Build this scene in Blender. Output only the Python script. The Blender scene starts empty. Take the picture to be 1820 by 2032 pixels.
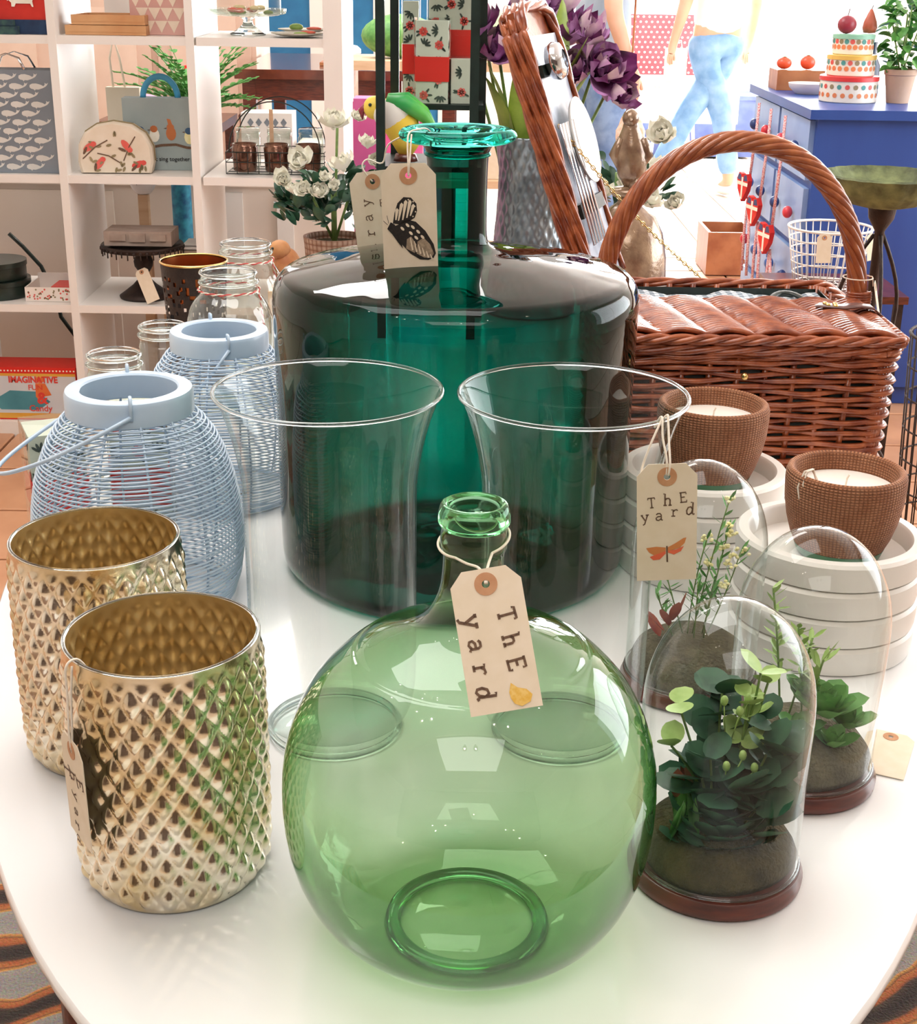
import bpy, math, random
from math import sin, cos, pi, radians as R, sqrt, atan2
from mathutils import Vector, Matrix
random.seed(7)
S = bpy.context.scene
COL = S.collection
# ---------------------------------------------------------------- camera
cd = bpy.data.cameras.new('camera'); cam = bpy.data.objects.new('camera', cd); COL.objects.link(cam)
cd.sensor_fit = 'HORIZONTAL'; cd.sensor_width = 36; cd.lens = 36*2800/1820
cd.clip_start = .05; cd.clip_end = 100
cam.matrix_world = Matrix.Translation((0, 0, 1.30)) @ Matrix.Rotation(R(90-21.3), 4, 'X') @ Matrix.Rotation(R(.85), 4, 'Z')
S.camera = cam
# ---------------------------------------------------------------- world, view, lights
w = bpy.data.worlds.new('world'); S.world = w; w.use_nodes = True
w.node_tree.nodes['Background'].inputs[0].default_value = (.93, .97, 1, 1)
w.node_tree.nodes['Background'].inputs[1].default_value = 2.2
S.view_settings.view_transform = 'Standard'; S.view_settings.look = 'None'
S.view_settings.exposure = 0.22; S.view_settings.gamma = 1; S.view_settings.use_curve_mapping = False
cy = S.cycles
cy.max_bounces = 18; cy.transparent_max_bounces = 40; cy.transmission_bounces = 14; cy.glossy_bounces = 6
cy.diffuse_bounces = 4; cy.sample_clamp_indirect = 6; cy.sample_clamp_direct = 0; cy.caustics_refractive = True
cy.caustics_reflective = False; cy.blur_glossy = .3; cy.use_denoising = True
def area(name, loc, rot, sx, sy, power, col=(1, 1, 1), spread=180):
    l = bpy.data.lights.new(name, 'AREA'); l.shape = 'RECTANGLE'; l.size = sx; l.size_y = sy; l.energy = power; l.color = col
    l.spread = R(spread)
    o = bpy.data.objects.new(name, l); COL.objects.link(o); o.location = loc; o.rotation_euler = [R(a) for a in rot]; return o
area('daylight_back', (2.1, 10.7, 1.55), (-90, 0, 0), 3.0, 2.2, 480, (.93, .97, 1))
sd = bpy.data.lights.new('sun', 'SUN'); sd.energy = 5.5; sd.angle = R(.6); sd.color = (1, .98, .95)
so = bpy.data.objects.new('sun', sd); COL.objects.link(so); so.rotation_euler = (R(-66), 0, R(4))
area('daylight_side', (3.35, 3.6, 1.5), (0, 90, 0), 1.7, 3.2, 78, (.94, .97, 1))
area('ceiling_fill_light', (-.5, 1.7, 2.72), (0, 0, 0), 1.6, 1.2, 30, (1, .985, .96))  # three unseen ceiling fills, added to brighten table, shelf and near side
area('ceiling_fill_light', (-.6, 4.6, 2.72), (0, 0, 0), 1.6, 1.2, 44, (1, .98, .95))
area('ceiling_fill_light', (0, -.9, 2.72), (0, 0, 0), 1.6, 1.2, 22, (1, .98, .95))

# ---------------------------------------------------------------- mesh helpers
class MB:
    def __init__(s): s.v = []; s.f = []; s.m = []
    def add(s, vs, fs, M=None, mi=0):
        b = len(s.v)
        s.v += [tuple(M @ Vector(p)) for p in vs] if M is not None else [tuple(p) for p in vs]
        s.f += [tuple(b+i for i in f) for f in fs]; s.m += [mi]*len(fs); return s
    def box(s, c, d, M=None, mi=0, taper=1.0):
        x, y, z = [k/2 for k in d]; vs = []
        for sz in (-1, 1):
            t = taper if sz < 0 else 1
            for sx, sy in ((-1, -1), (1, -1), (1, 1), (-1, 1)): vs.append((c[0]+sx*x*t, c[1]+sy*y*t, c[2]+sz*z))
        return s.add(vs, [(3, 2, 1, 0), (4, 5, 6, 7), (0, 1, 5, 4), (1, 2, 6, 5), (2, 3, 7, 6), (3, 0, 4, 7)], M, mi)
    def lathe(s, prof, seg=48, c=(0, 0, 0), M=None, mi=0, fn=None):
        vs = []; fs = []; n = len(prof)
        for i in range(seg):
            a = 2*pi*i/seg
            for r, z in prof:
                if fn: r = fn(r, z, a)
                vs.append((c[0]+r*cos(a), c[1]+r*sin(a), c[2]+z))
        for i in range(seg):
            j = (i+1) % seg
            for k in range(n-1): fs.append((i*n+k, j*n+k, j*n+k+1, i*n+k+1))
        return s.add(vs, fs, M, mi)
    def tube(s, path, r, sides=6, closed=False, M=None, mi=0, flat=1.0):
        P = [Vector(p) for p in path]; n = len(P); vs = []; fs = []; up = None
        rr = r if hasattr(r, '__len__') else [r]*n
        for i in range(n):
            a = P[(i-1) % n] if (closed or i > 0) else P[i]; b = P[(i+1) % n] if (closed or i < n-1) else P[i]
            t = (b-a); t = t.normalized() if t.length > 1e-9 else Vector((0, 0, 1))
            if up is None: up = t.orthogonal().normalized() if abs(t.z) > .9 else Vector((0, 0, 1))
            x = t.cross(up)
            if x.length < 1e-6: x = t.orthogonal()
            x.normalize(); y = x.cross(t).normalized()
            if abs(t.z) > .0 : up = y
            for k in range(sides):
                q = 2*pi*k/sides; vs.append(P[i]+x*(rr[i]*cos(q))+y*(rr[i]*flat*sin(q)))
        m = n if closed else n-1
        for i in range(m):
            j = (i+1) % n
            for k in range(sides):
                l = (k+1) % sides; fs.append((i*sides+k, i*sides+l, j*sides+l, j*sides+k))
        if not closed:
            fs.append(tuple(range(sides-1, -1, -1))); fs.append(tuple((n-1)*sides+k for k in range(sides)))
        return s.add(vs, fs, M, mi)
    def ball(s, c, r, seg=12, rings=8, M=None, mi=0, fn=None):
        rx, ry, rz = r if hasattr(r, '__len__') else (r, r, r)
        vs = [(c[0], c[1], c[2]-rz)]; fs = []
        for i in range(1, rings):
            p = -pi/2+pi*i/rings
            for k in range(seg):
                q = 2*pi*k/seg; u = (cos(p)*cos(q), cos(p)*sin(q), sin(p)); m = fn(u) if fn else 1
                vs.append((c[0]+rx*u[0]*m, c[1]+ry*u[1]*m, c[2]+rz*u[2]*m))
        vs.append((c[0], c[1], c[2]+rz))
        for k in range(seg):
            l = (k+1) % seg; fs.append((0, 1+l, 1+k)); T = len(vs)-1; b = 1+(rings-2)*seg; fs.append((T, b+k, b+l))
            for i in range(rings-2): fs.append((1+i*seg+k, 1+i*seg+l, 1+(i+1)*seg+l, 1+(i+1)*seg+k))
        return s.add(vs, fs, M, mi)
    def poly(s, pts, h=0, z=0, M=None, mi=0):        # flat polygon in local xy, optional thickness
        n = len(pts)
        if not h: return s.add([(p[0], p[1], z) for p in pts], [tuple(range(n))], M, mi)
        vs = [(p[0], p[1], z) for p in pts]+[(p[0], p[1], z+h) for p in pts]
        return s.add(vs, [tuple(range(n-1, -1, -1)), tuple(range(n, 2*n))]+[(i, (i+1) % n, n+(i+1) % n, n+i) for i in range(n)], M, mi)
    def stroke(s, pts, wd, z=0, M=None, mi=0):       # flat ribbon
        P = [Vector((p[0], p[1])) for p in pts]; vs = []; n = len(P)
        for i in range(n):
            t = (P[min(i+1, n-1)]-P[max(i-1, 0)]).normalized(); q = Vector((-t.y, t.x))*wd/2
            vs += [(P[i].x+q.x, P[i].y+q.y, z), (P[i].x-q.x, P[i].y-q.y, z)]
        return s.add(vs, [(2*i+1, 2*i+3, 2*i+2, 2*i) for i in range(n-1)], M, mi)
def ell(cx, cy, a, b, n=12, rot=0):
    return [(cx+a*cos(2*pi*i/n)*cos(rot)-b*sin(2*pi*i/n)*sin(rot), cy+a*cos(2*pi*i/n)*sin(rot)+b*sin(2*pi*i/n)*cos(rot)) for i in range(n)]
def frame(o, r, u):
    r = Vector(r).normalized(); u = Vector(u); u = (u-r*u.dot(r)).normalized(); n = r.cross(u)
    M = Matrix.Identity(4)
    for i in range(3): M[i][0] = r[i]; M[i][1] = u[i]; M[i][2] = n[i]; M[i][3] = o[i]
    return M
def mesh(name, mb, mats, smooth=True):
    me = bpy.data.meshes.new(name); me.from_pydata(mb.v, [], mb.f)
    if not isinstance(mats, (list, tuple)): mats = [mats]
    for m in mats: me.materials.append(m)
    if len(mats) > 1: me.polygons.foreach_set('material_index', mb.m)
    if smooth:
        me.polygons.foreach_set('use_smooth', [True]*len(me.polygons))
        if smooth == 'auto' : me.set_sharp_from_angle(angle=R(38))
    me.update(); return me
def part(name, mb, mats, parent=None, smooth='auto', kind=None, label=None, M=None):
    me = mb if isinstance(mb, bpy.types.Mesh) else mesh(name, mb, mats, smooth)
    o = bpy.data.objects.new(name, me); COL.objects.link(o)
    if parent is not None: o.parent = parent
    if M is not None: o.matrix_local = M
    if kind: o['kind'] = kind
    if label: o['label'] = label
    return o
def tag(o, label, cat, group=None, kind=None):
    o['label'] = label; o['category'] = cat
    if group: o['group'] = group
    if kind: o['kind'] = kind
    return o
def thing(name, label, cat, loc=(0, 0, 0), rz=0, group=None, M=None):
    o = bpy.data.objects.new(name, None); COL.objects.link(o); o.empty_display_size = .05
    o.location = loc; o.rotation_euler = (0, 0, R(rz))
    if M is not None: o.matrix_world = M
    return tag(o, label, cat, group)
def struct(name, mb, mats, smooth=False, parent=None):
    o = part(name, mb, mats, parent, smooth)
    if parent is None: o['kind'] = 'structure'
    return o
def copy_tree(o, parent=None):
    c = o.copy(); COL.objects.link(c); c.parent = parent
    for ch in o.children: copy_tree(ch, c)
    return c
# ---------------------------------------------------------------- materials
def lin(h):
    h = h.lstrip('#'); c = [int(h[i:i+2], 16)/255 for i in (0, 2, 4)]
    return tuple((x/12.92 if x <= .04045 else ((x+.055)/1.055)**2.4) for x in c)+(1,)
MC = {}
def mat(name, c1, c2=None, rough=.6, metal=0, scale=8, bump=0, bscale=None, coat=0, spec=.5, sss=0, stretch=None, dist=.002, tr=0, bands=None):
    if name in MC: return MC[name]
    m = bpy.data.materials.new(name); m.use_nodes = True; nt = m.node_tree; N = nt.nodes; L = nt.links
    b = N['Principled BSDF']; b.inputs['Roughness'].default_value = rough; b.inputs['Metallic'].default_value = metal
    b.inputs['Coat Weight'].default_value = coat; b.inputs['Specular IOR Level'].default_value = spec
    b.inputs['Transmission Weight'].default_value = tr
    tc = N.new('ShaderNodeTexCoord'); src = tc.outputs['Object']
    if stretch:
        mp = N.new('ShaderNodeMapping'); mp.inputs['Scale'].default_value = stretch; L.new(src, mp.inputs[0]); src = mp.outputs[0]
    nz = N.new('ShaderNodeTexNoise'); nz.inputs['Scale'].default_value = scale; nz.inputs['Detail'].default_value = 4; L.new(src, nz.inputs[0])
    cr = N.new('ShaderNodeValToRGB'); c1 = lin(c1); c2 = lin(c2) if c2 else tuple(min(1, x*1.12) for x in c1[:3])+(1,)
    cr.color_ramp.elements[0].position = .35; cr.color_ramp.elements[1].position = .65
    cr.color_ramp.elements[0].color = c1; cr.color_ramp.elements[1].color = c2
    L.new(nz.outputs['Fac'], cr.inputs[0]); L.new(cr.outputs[0], b.inputs['Base Color'])
    if bump:
        n2 = N.new('ShaderNodeTexNoise'); n2.inputs['Scale'].default_value = bscale or scale*6; L.new(src, n2.inputs[0])
        bp = N.new('ShaderNodeBump'); bp.inputs['Strength'].default_value = bump; bp.inputs['Distance'].default_value = dist
        L.new(n2.outputs['Fac'], bp.inputs['Height']); L.new(bp.outputs[0], b.inputs['Normal'])
    MC[name] = m; return m
def thin_glass(name, tint, thick=1.0, ior_f=.045, edge=(1, 1, 1), wob=0, wscale=20, maxk=5, rough=0.0, p=4.2, gl=(1, 1, 1), var=0, vstretch=(1, 1, 1), vscale=12, foot=0):
    """a single blown sheet: clear or coloured transmission deepening with the path through the wall, plus surface reflection"""
    m = bpy.data.materials.new(name); m.use_nodes = True; nt = m.node_tree; N = nt.nodes; L = nt.links
    N.remove(N['Principled BSDF']); out = N['Material Output']
    lw = N.new('ShaderNodeLayerWeight'); lw.inputs[0].default_value = .5
    def mth(op, a, b=None):
        n = N.new('ShaderNodeMath'); n.operation = op
        for i, x in enumerate((a, b)):
            if x is None: continue
            if isinstance(x, (int, float)): n.inputs[i].default_value = x
            else: L.new(x, n.inputs[i])
        return n.outputs[0]
    F = lw.outputs['Facing']; cosv = mth('SUBTRACT', 1.0, F)
    k = mth('MULTIPLY', mth('MINIMUM', mth('DIVIDE', 1.0, mth('MAXIMUM', cosv, .05)), maxk), thick)
    if var:      # uneven wall thickness, as in blown glass
        tcv = N.new('ShaderNodeTexCoord'); mpv = N.new('ShaderNodeMapping'); mpv.inputs['Scale'].default_value = vstretch; L.new(tcv.outputs['Object'], mpv.inputs[0])
        nv_ = N.new('ShaderNodeTexNoise'); nv_.inputs['Scale'].default_value = vscale; nv_.inputs['Detail'].default_value = 2; nv_.inputs['Distortion'].default_value = .6; L.new(mpv.outputs[0], nv_.inputs[0])
        vv = mth('ADD', 1.0-var*.5*1.0, mth('MULTIPLY', mth('SUBTRACT', nv_.outputs['Fac'], .25), var*2))
        if foot:  # the wall gathers thicker towards the base
            sx_ = N.new('ShaderNodeSeparateXYZ'); L.new(tcv.outputs['Object'], sx_.inputs[0])
            vv = mth('ADD', vv, mth('MULTIPLY', mth('MAXIMUM', mth('SUBTRACT', 1.0, mth('DIVIDE', sx_.outputs[2], .06)), 0.0), foot))
        k = mth('MULTIPLY', k, vv)
    g = N.new('ShaderNodeGamma'); g.inputs[0].default_value = tuple(tint)+(1,); L.new(k, g.inputs[1])
    t = N.new('ShaderNodeBsdfTransparent'); L.new(g.outputs[0], t.inputs[0])
    gs = N.new('ShaderNodeBsdfGlossy'); gs.inputs['Roughness'].default_value = rough; gs.inputs[0].default_value = tuple(gl)+(1,)
    fr = mth('ADD', mth('MULTIPLY', mth('POWER', F, p), 1-ior_f), ior_f)
    mx = N.new('ShaderNodeMixShader'); L.new(fr, mx.inputs[0]); L.new(t.outputs[0], mx.inputs[1]); L.new(gs.outputs[0], mx.inputs[2])
    if wob:
        tc = N.new('ShaderNodeTexCoord'); mp = N.new('ShaderNodeMapping'); mp.inputs['Scale'].default_value = (1, 1, .35); L.new(tc.outputs['Object'], mp.inputs[0])
        nz = N.new('ShaderNodeTexNoise'); nz.inputs['Scale'].default_value = wscale; nz.inputs['Detail'].default_value = 1; L.new(mp.outputs[0], nz.inputs[0])
        bp = N.new('ShaderNodeBump'); bp.inputs['Strength'].default_value = wob; bp.inputs['Distance'].default_value = .01
        L.new(nz.outputs['Fac'], bp.inputs['Height']); L.new(bp.outputs[0], gs.inputs['Normal'])
    L.new(mx.outputs[0], out.inputs[0]); return m
def solid_glass(name, col, rough=0.0, ior=1.46):
    m = bpy.data.materials.new(name); m.use_nodes = True; nt = m.node_tree; N = nt.nodes
    N.remove(N['Principled BSDF']); g = N.new('ShaderNodeBsdfGlass'); g.inputs[0].default_value = tuple(col)+(1,)
    g.inputs['Roughness'].default_value = rough; g.inputs['IOR'].default_value = ior
    nt.links.new(g.outputs[0], N['Material Output'].inputs[0]); return m
clear = thin_glass('clear_glass', (.965, .975, .97), 1, .028, maxk=6, p=4.8)
clearjar = thin_glass('jar_glass', (.93, .945, .93), 1.2, .07, wob=.6, wscale=40, maxk=6)
teal = thin_glass('teal_glass', (.004, .37, .31), 1, .020, wob=.35, wscale=14, maxk=1.9, p=5, var=.55, vstretch=(1, 1, .22), vscale=16)
green = thin_glass('bottle_green_glass', (.68, .815, .65), .8, .045, wob=.15, wscale=9, maxk=6, var=.95, vscale=8, foot=.75, vstretch=(1, 1, .8))
s_clear = solid_glass('clear_glass_edge', (.95, .97, .97))
s_teal = solid_glass('teal_glass_edge', (.30, .80, .73))
s_green = solid_glass('green_glass_edge', (.62, .84, .68))
white_gloss = mat('white_gloss_tabletop', '#f3f2f1', '#f6f5f4', rough=.16, coat=.5, scale=2)
white_p = mat('white_paint', '#efe9e3', '#f3eee9', rough=.5, scale=3)
wall_m = mat('wall_plaster', '#efe8e0', '#f3eee8', rough=.9, scale=1.5, bump=.1)
ceil_m = mat('ceiling_paint', '#f2eeea', '#f6f3f0', rough=.9, scale=1.5)
card = mat('manila_card', '#ead9bf', '#efdfc8', rough=.8, scale=60)
card_ring = mat('kraft_eyelet', '#c08a62', '#cb9871', rough=.7, scale=90)
string_m = mat('cotton_string', '#eee0cd', '#f4e9da', rough=.9, scale=300)
ink = mat('stamp_ink', '#5b4334', '#7b5f49', rough=.8, scale=400)
ink_blk = mat('black_stamp_ink', '#1c1714', '#2b2420', rough=.8, scale=400)
black_m = mat('black_metal', '#14201c', '#1c2b26', rough=.35, scale=30)
dark_iron = mat('dark_iron', '#2b201c', '#3a2b25', rough=.5, metal=.4, scale=40, bump=.4)
wicker = mat('wicker_willow', '#7a3218', '#ad5c34', rough=.3, scale=45, coat=.45, bump=.25, bscale=200)
wicker_lt = mat('wicker_handle_willow', '#8b4526', '#ac6238', rough=.33, scale=45, coat=.35)
wood_dk = mat('dark_stained_wood', '#4a1e15', '#6a2f20', rough=.3, scale=30, stretch=(1, 1, 6), coat=.3)
wood_md = mat('mid_brown_wood', '#9a5a35', '#b4754a', rough=.45, scale=12, stretch=(1, 8, 1))
wood_lt = mat('pale_pine_wood', '#d9b18b', '#e6c5a4', rough=.6, scale=9, stretch=(1, 1, 6))
brass = mat('brass', '#d8b26a', '#e8c886', rough=.25, metal=1)
chrome = mat('chrome', '#d6dae0', '#eef0f4', rough=.12, metal=1)
leather = mat('leather_strap', '#5a3d3a', '#77554e', rough=.28, scale=60, coat=.4)
lantern_m = mat('pale_blue_enamel', '#b7cde2', '#c6d9ea', rough=.35, scale=10, coat=.3)
leaf_dk = mat('dark_leaf', '#1f4433', '#356046', rough=.45, scale=60, coat=.1)
leaf_md = mat('mid_green_leaf', '#4f8a44', '#6fa658', rough=.5, scale=60)
leaf_lt = mat('light_green_leaf', '#8fae5a', '#a9c474', rough=.5, scale=60)
leaf_ol = mat('olive_tulip_leaf', '#6f8c2e', '#a3b94b', rough=.5, scale=18)
leaf_red = mat('red_tipped_leaf', '#8c3a38', '#b0604c', rough=.5, scale=50)
stem_m = mat('green_stem', '#5d7a3b', '#7f9a52', rough=.6, scale=60)
moss = mat('moss_mound', '#352e18', '#514727', rough=1, scale=40, bump=1, bscale=260, dist=.004)
moss2 = mat('grey_moss_mound', '#565040', '#6e6650', rough=1, scale=40, bump=1, bscale=260, dist=.004)
petal_w = mat('cream_petal', '#f3efdc', '#fbf8ec', rough=.6, scale=40)
petal_y = mat('pale_yellow_petal', '#efe6a0', '#f7f1c4', rough=.6, scale=80)
petal_p = mat('purple_petal', '#6d2460', '#c58fc4', rough=.55, scale=26)
petal_d = mat('dark_plum_petal', '#38102f', '#7a2c6a', rough=.55, scale=40)
petal_k = mat('pink_edged_petal', '#b878ac', '#efd6da', rough=.55, scale=20)
jeans_m = mat('blue_denim', '#5f7fae', '#86a4cc', rough=.85, scale=14)
jeans_lt = mat('pale_denim', '#6b97c4', '#96bbdf', rough=.85, scale=9)
skin_m = mat('skin', '#d9a88a', '#e3b79b', rough=.6)
hair_m = mat('brown_hair', '#4a3326', '#6a4a36', rough=.6, scale=60)
top_w = mat('white_cotton_top', '#efe6e4', '#f6efee', rough=.9)
top_g = mat('grey_blue_top', '#9fb3c8', '#b9cadb', rough=.9)
blue_paint = mat('blue_painted_wood', '#26458f', '#30529d', rough=.4, scale=5, stretch=(1, 1, .2))
blue_front = mat('pale_blue_paint', '#7d9fd6', '#9ab7e2', rough=.4, scale=5)
red_m = mat('red_card', '#d9261c', '#df3024', rough=.5)
pink_m = mat('hot_pink_card', '#e2559a', '#ea6fae', rough=.5)
sage = mat('sage_floral_card', '#c7cfbd', '#d2d8c8', rough=.5, scale=9)
black_card = mat('dark_leaf_print', '#2b3a33', '#45574c', rough=.6)
rose_print = mat('coral_rose_print', '#d8483f', '#e8756a', rough=.6)
clay_cream = mat('cream_ceramic', '#ece6de', '#f1ece5', rough=.45, scale=6)
terra = mat('terracotta', '#c9a58a', '#d6b69d', rough=.8, scale=10)
wax = mat('cream_wax', '#efe6da', '#f6efe6', rough=.5, scale=12)
green_glaze = mat('green_glaze', '#2f6b4a', '#3f7d58', rough=.3)
petrol = mat('blue_back_panel', '#1d6a9c', '#2a7cae', rough=.5)
chest_blue = mat('dark_blue_floor_mat', '#4b5a8e', '#5d6ca0', rough=.8)  # the low chest's own dark blue
# woven hessian surface for the candle bowls
def woven(name, c1, c2, su, sv):
    m = mat(name, c1, c2, rough=.75, scale=50); nt = m.node_tree; N = nt.nodes; L = nt.links; b = N['Principled BSDF']
    tc = N.new('ShaderNodeTexCoord'); sp = N.new('ShaderNodeSeparateXYZ'); L.new(tc.outputs['Object'], sp.inputs[0])
    def mth(op, a, c=None):
        n = N.new('ShaderNodeMath'); n.operation = op
        for i, x in enumerate((a, c)):
            if x is None: continue
            if isinstance(x, (int, float)): n.inputs[i].default_value = x
            else: L.new(x, n.inputs[i])
        return n.outputs[0]
    ang = mth('ARCTAN2', sp.outputs[1], sp.outputs[0])
    h = mth('MULTIPLY', mth('ABSOLUTE', mth('SINE', mth('MULTIPLY', ang, su))), mth('ABSOLUTE', mth('SINE', mth('MULTIPLY', sp.outputs[2], sv))))
    bp = N.new('ShaderNodeBump'); bp.inputs['Strength'].default_value = 1; bp.inputs['Distance'].default_value = .0022
    L.new(h, bp.inputs['Height']); L.new(bp.outputs[0], b.inputs['Normal'])
    mx = N.new('ShaderNodeMix'); mx.data_type = 'RGBA'; L.new(mth('POWER', h, .5), mx.inputs[0]); mx.inputs[6].default_value = lin('#7a4529')
    L.new(b.inputs['Base Color'].links[0].from_socket, mx.inputs[7]); L.new(mx.outputs[2], b.inputs['Base Color'])
    return m
hessian = woven('hessian_bowl', '#b4764f', '#c88d66', 45, pi/.0030)
def gingham():
    m = mat('gingham_cloth', '#dfe3e6', '#e6eaec', rough=.9); nt = m.node_tree; N = nt.nodes; L = nt.links; b = N['Principled BSDF']
    tc = N.new('ShaderNodeTexCoord'); sp = N.new('ShaderNodeSeparateXYZ'); L.new(tc.outputs['Object'], sp.inputs[0]); o = []
    for i in (0, 1):
        a = N.new('ShaderNodeMath'); a.operation = 'MULTIPLY'; a.inputs[1].default_value = 2*pi/.014; L.new(sp.outputs[i], a.inputs[0])
        s = N.new('ShaderNodeMath'); s.operation = 'SINE'; L.new(a.outputs[0], s.inputs[0])
        g = N.new('ShaderNodeMath'); g.operation = 'GREATER_THAN'; g.inputs[1].default_value = 0; L.new(s.outputs[0], g.inputs[0]); o.append(g.outputs[0])
    ad = N.new('ShaderNodeMath'); ad.operation = 'ADD'; L.new(o[0], ad.inputs[0]); L.new(o[1], ad.inputs[1])
    cr = N.new('ShaderNodeValToRGB'); cr.color_ramp.interpolation = 'CONSTANT'; dv = N.new('ShaderNodeMath'); dv.operation = 'DIVIDE'; dv.inputs[1].default_value = 2.01; L.new(ad.outputs[0], dv.inputs[0]); L.new(dv.outputs[0], cr.inputs[0])
    cr.color_ramp.elements[0].color = lin('#eef0f2'); e = cr.color_ramp.elements[1]; e.position = .4; e.color = lin('#a4afb8')
    e = cr.color_ramp.elements.new(.9); e.color = lin('#6c7a86'); L.new(cr.outputs[0], b.inputs['Base Color']); return m
gingham_m = gingham()
def mercury(name, c1, c2, rough):
    m = mat(name, c1, c2, rough=rough, metal=1, scale=22, bump=.15, bscale=160); return m
merc_out = mercury('mercury_silver_glass', '#d3bd92', '#f1e9d8', .2)
merc_in = mat('gold_leaf_lining', '#cfae6c', '#e3c98e', rough=.32, metal=.62, scale=22, bump=.15, bscale=160, coat=.3)
# ---------------------------------------------------------------- room shell
def boxo(name, c, d, m): return struct(name, MB().box(c, d), m)
struct('floor', MB().box((0, 4.2, -.055), (8, 15.4, .07)), mat('floor_bed', '#d9c3ab', '#e3d0bb', rough=.5, scale=3))
tile_ms = [mat('terracotta_tile_a', '#c08a66', '#cc9873', rough=.35, scale=6), mat('terracotta_tile_b', '#c9966f', '#d3a27e', rough=.35, scale=6), mat('terracotta_tile_c', '#b98461', '#c7926d', rough=.35, scale=6)]
fl = bpy.data.objects['floor']
TS = .31
def tile_mesh(m):
    s = TS/2-.004; b = .006
    mb = MB(); mb.add([(-s, -s, -.02), (s, -s, -.02), (s, s, -.02), (-s, s, -.02), (-s, -s, -b*.4), (s, -s, -b*.4), (s, s, -b*.4), (-s, s, -b*.4), (-s+b, -s+b, 0), (s-b, -s+b, 0), (s-b, s-b, 0), (-s+b, s-b, 0)],
        [(0, 1, 5, 4), (1, 2, 6, 5), (2, 3, 7, 6), (3, 0, 4, 7), (4, 5, 9, 8), (5, 6, 10, 9), (6, 7, 11, 10), (7, 4, 8, 11), (8, 9, 10, 11)])
    return mesh('tile', mb, m, False)
tms = [tile_mesh(m) for m in tile_ms]
tp = []
for i in range(-8, 9):
    for j in range(0, 17): tp.append((i*TS+.1, 1.6+j*TS))
for x, y in tp[:300]:
    o = part('tile', random.choice(tms), None, fl); o.location = (x, y, .0)
rest = MB()
for i in range(-11, 12):
    for j in range(-9, 29):
        x, y = i*TS+.1, 1.6+j*TS
        if (x, y) in tp[:300]: continue
        s = TS/2-.004; rest.box((x, y, -.01), (2*s, 2*s, .02))
part('far_tiles', rest, mat('sunlit_far_tile', '#e2cfbc', '#ecdccb', rough=.35, scale=3), fl, False, kind='stuff')  # paler than the near tiles: sunlight on the floor put into the colour
struct('ceiling', MB().box((0, 4.2, 2.82), (8, 15.4, .1)), ceil_m)
struct('wall_left', MB().box((-3.65, 4.2, 1.38), (.1, 15.4, 2.8)), wall_m)
# right wall with a shop window beside the table, back wall with a tall glazed front
wr = MB(); X = 3.65
wr.box((X, -.3, 1.38), (.1, 6.4-.0, 2.8)) if False else None
wr.box((X, -.85, 1.38), (.1, 5.3, 2.8)); wr.box((X, 8.55, 1.38), (.1, 6.7, 2.8)); wr.box((X, 3.5, .32), (.1, 3.4, .64)); wr.box((X, 3.5, 2.56), (.1, 3.4, .44))
struct('wall_right', wr, wall_m)
struct('wall_front', MB().box((0, -3.45, 1.38), (7.4, .1, 2.8)), mat('darkened_front_wall', '#54453e', '#6a5850', rough=.9, scale=1))  # unseen wall, colour darkened so the glass reflects a dim side
wb = MB(); Y = 11.85
wb.box((-1.65, Y, 1.38), (4.1, .1, 2.8)); wb.box((3.5, Y, 1.38), (.3, .1, 2.8)); wb.box((1.9, Y, 2.68), (3.0, .1, .2)); wb.box((1.9, Y, .1), (3.0, .1, .2))
struct('wall_back', wb, wall_m)
def window(name, c, wdt, hgt, axis, nx, nz):
    M = Matrix.Translation(c) @ (Matrix.Rotation(R(90), 4, 'Z') if axis == 'x' else Matrix.Identity(4))
    o = part(name, MB().box((0, 0, hgt/2), (wdt, .07, .06), M).box((0, 0, -hgt/2), (wdt, .07, .06), M).box((-wdt/2, 0, 0), (.06, .07, hgt), M).box((wdt/2, 0, 0), (.06, .07, hgt), M), white_p, None, False)
    o['kind'] = 'structure'
    for i in range(1, nx): part('glazing_bar', MB().box((-wdt/2+wdt*i/nx, 0, 0), (.035, .05, hgt), M), white_p, o, False)
    for i in range(1, nz): part('glazing_bar', MB().box((0, 0, -hgt/2+hgt*i/nz), (wdt, .045, .03), M), white_p, o, False)
    pane = mesh('pane', MB().box((0, 0, 0), (wdt-.06, .004, hgt-.06), M), clear, False)
    part('pane', pane, None, o); return o
window('window_1', (1.9, 11.85, 1.4), 3.0, 2.36, 'y', 3, 2)
window('window_2', (3.65, 3.5, 1.49), 3.4, 1.7, 'x', 3, 1)
struct('baseboard_back', MB().box((-1.65, 11.78, .07), (4.1, .03, .14)), white_p)
struct('baseboard_left', MB().box((-3.58, 4.2, .07), (.03, 15.2, .14)), white_p)
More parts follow.
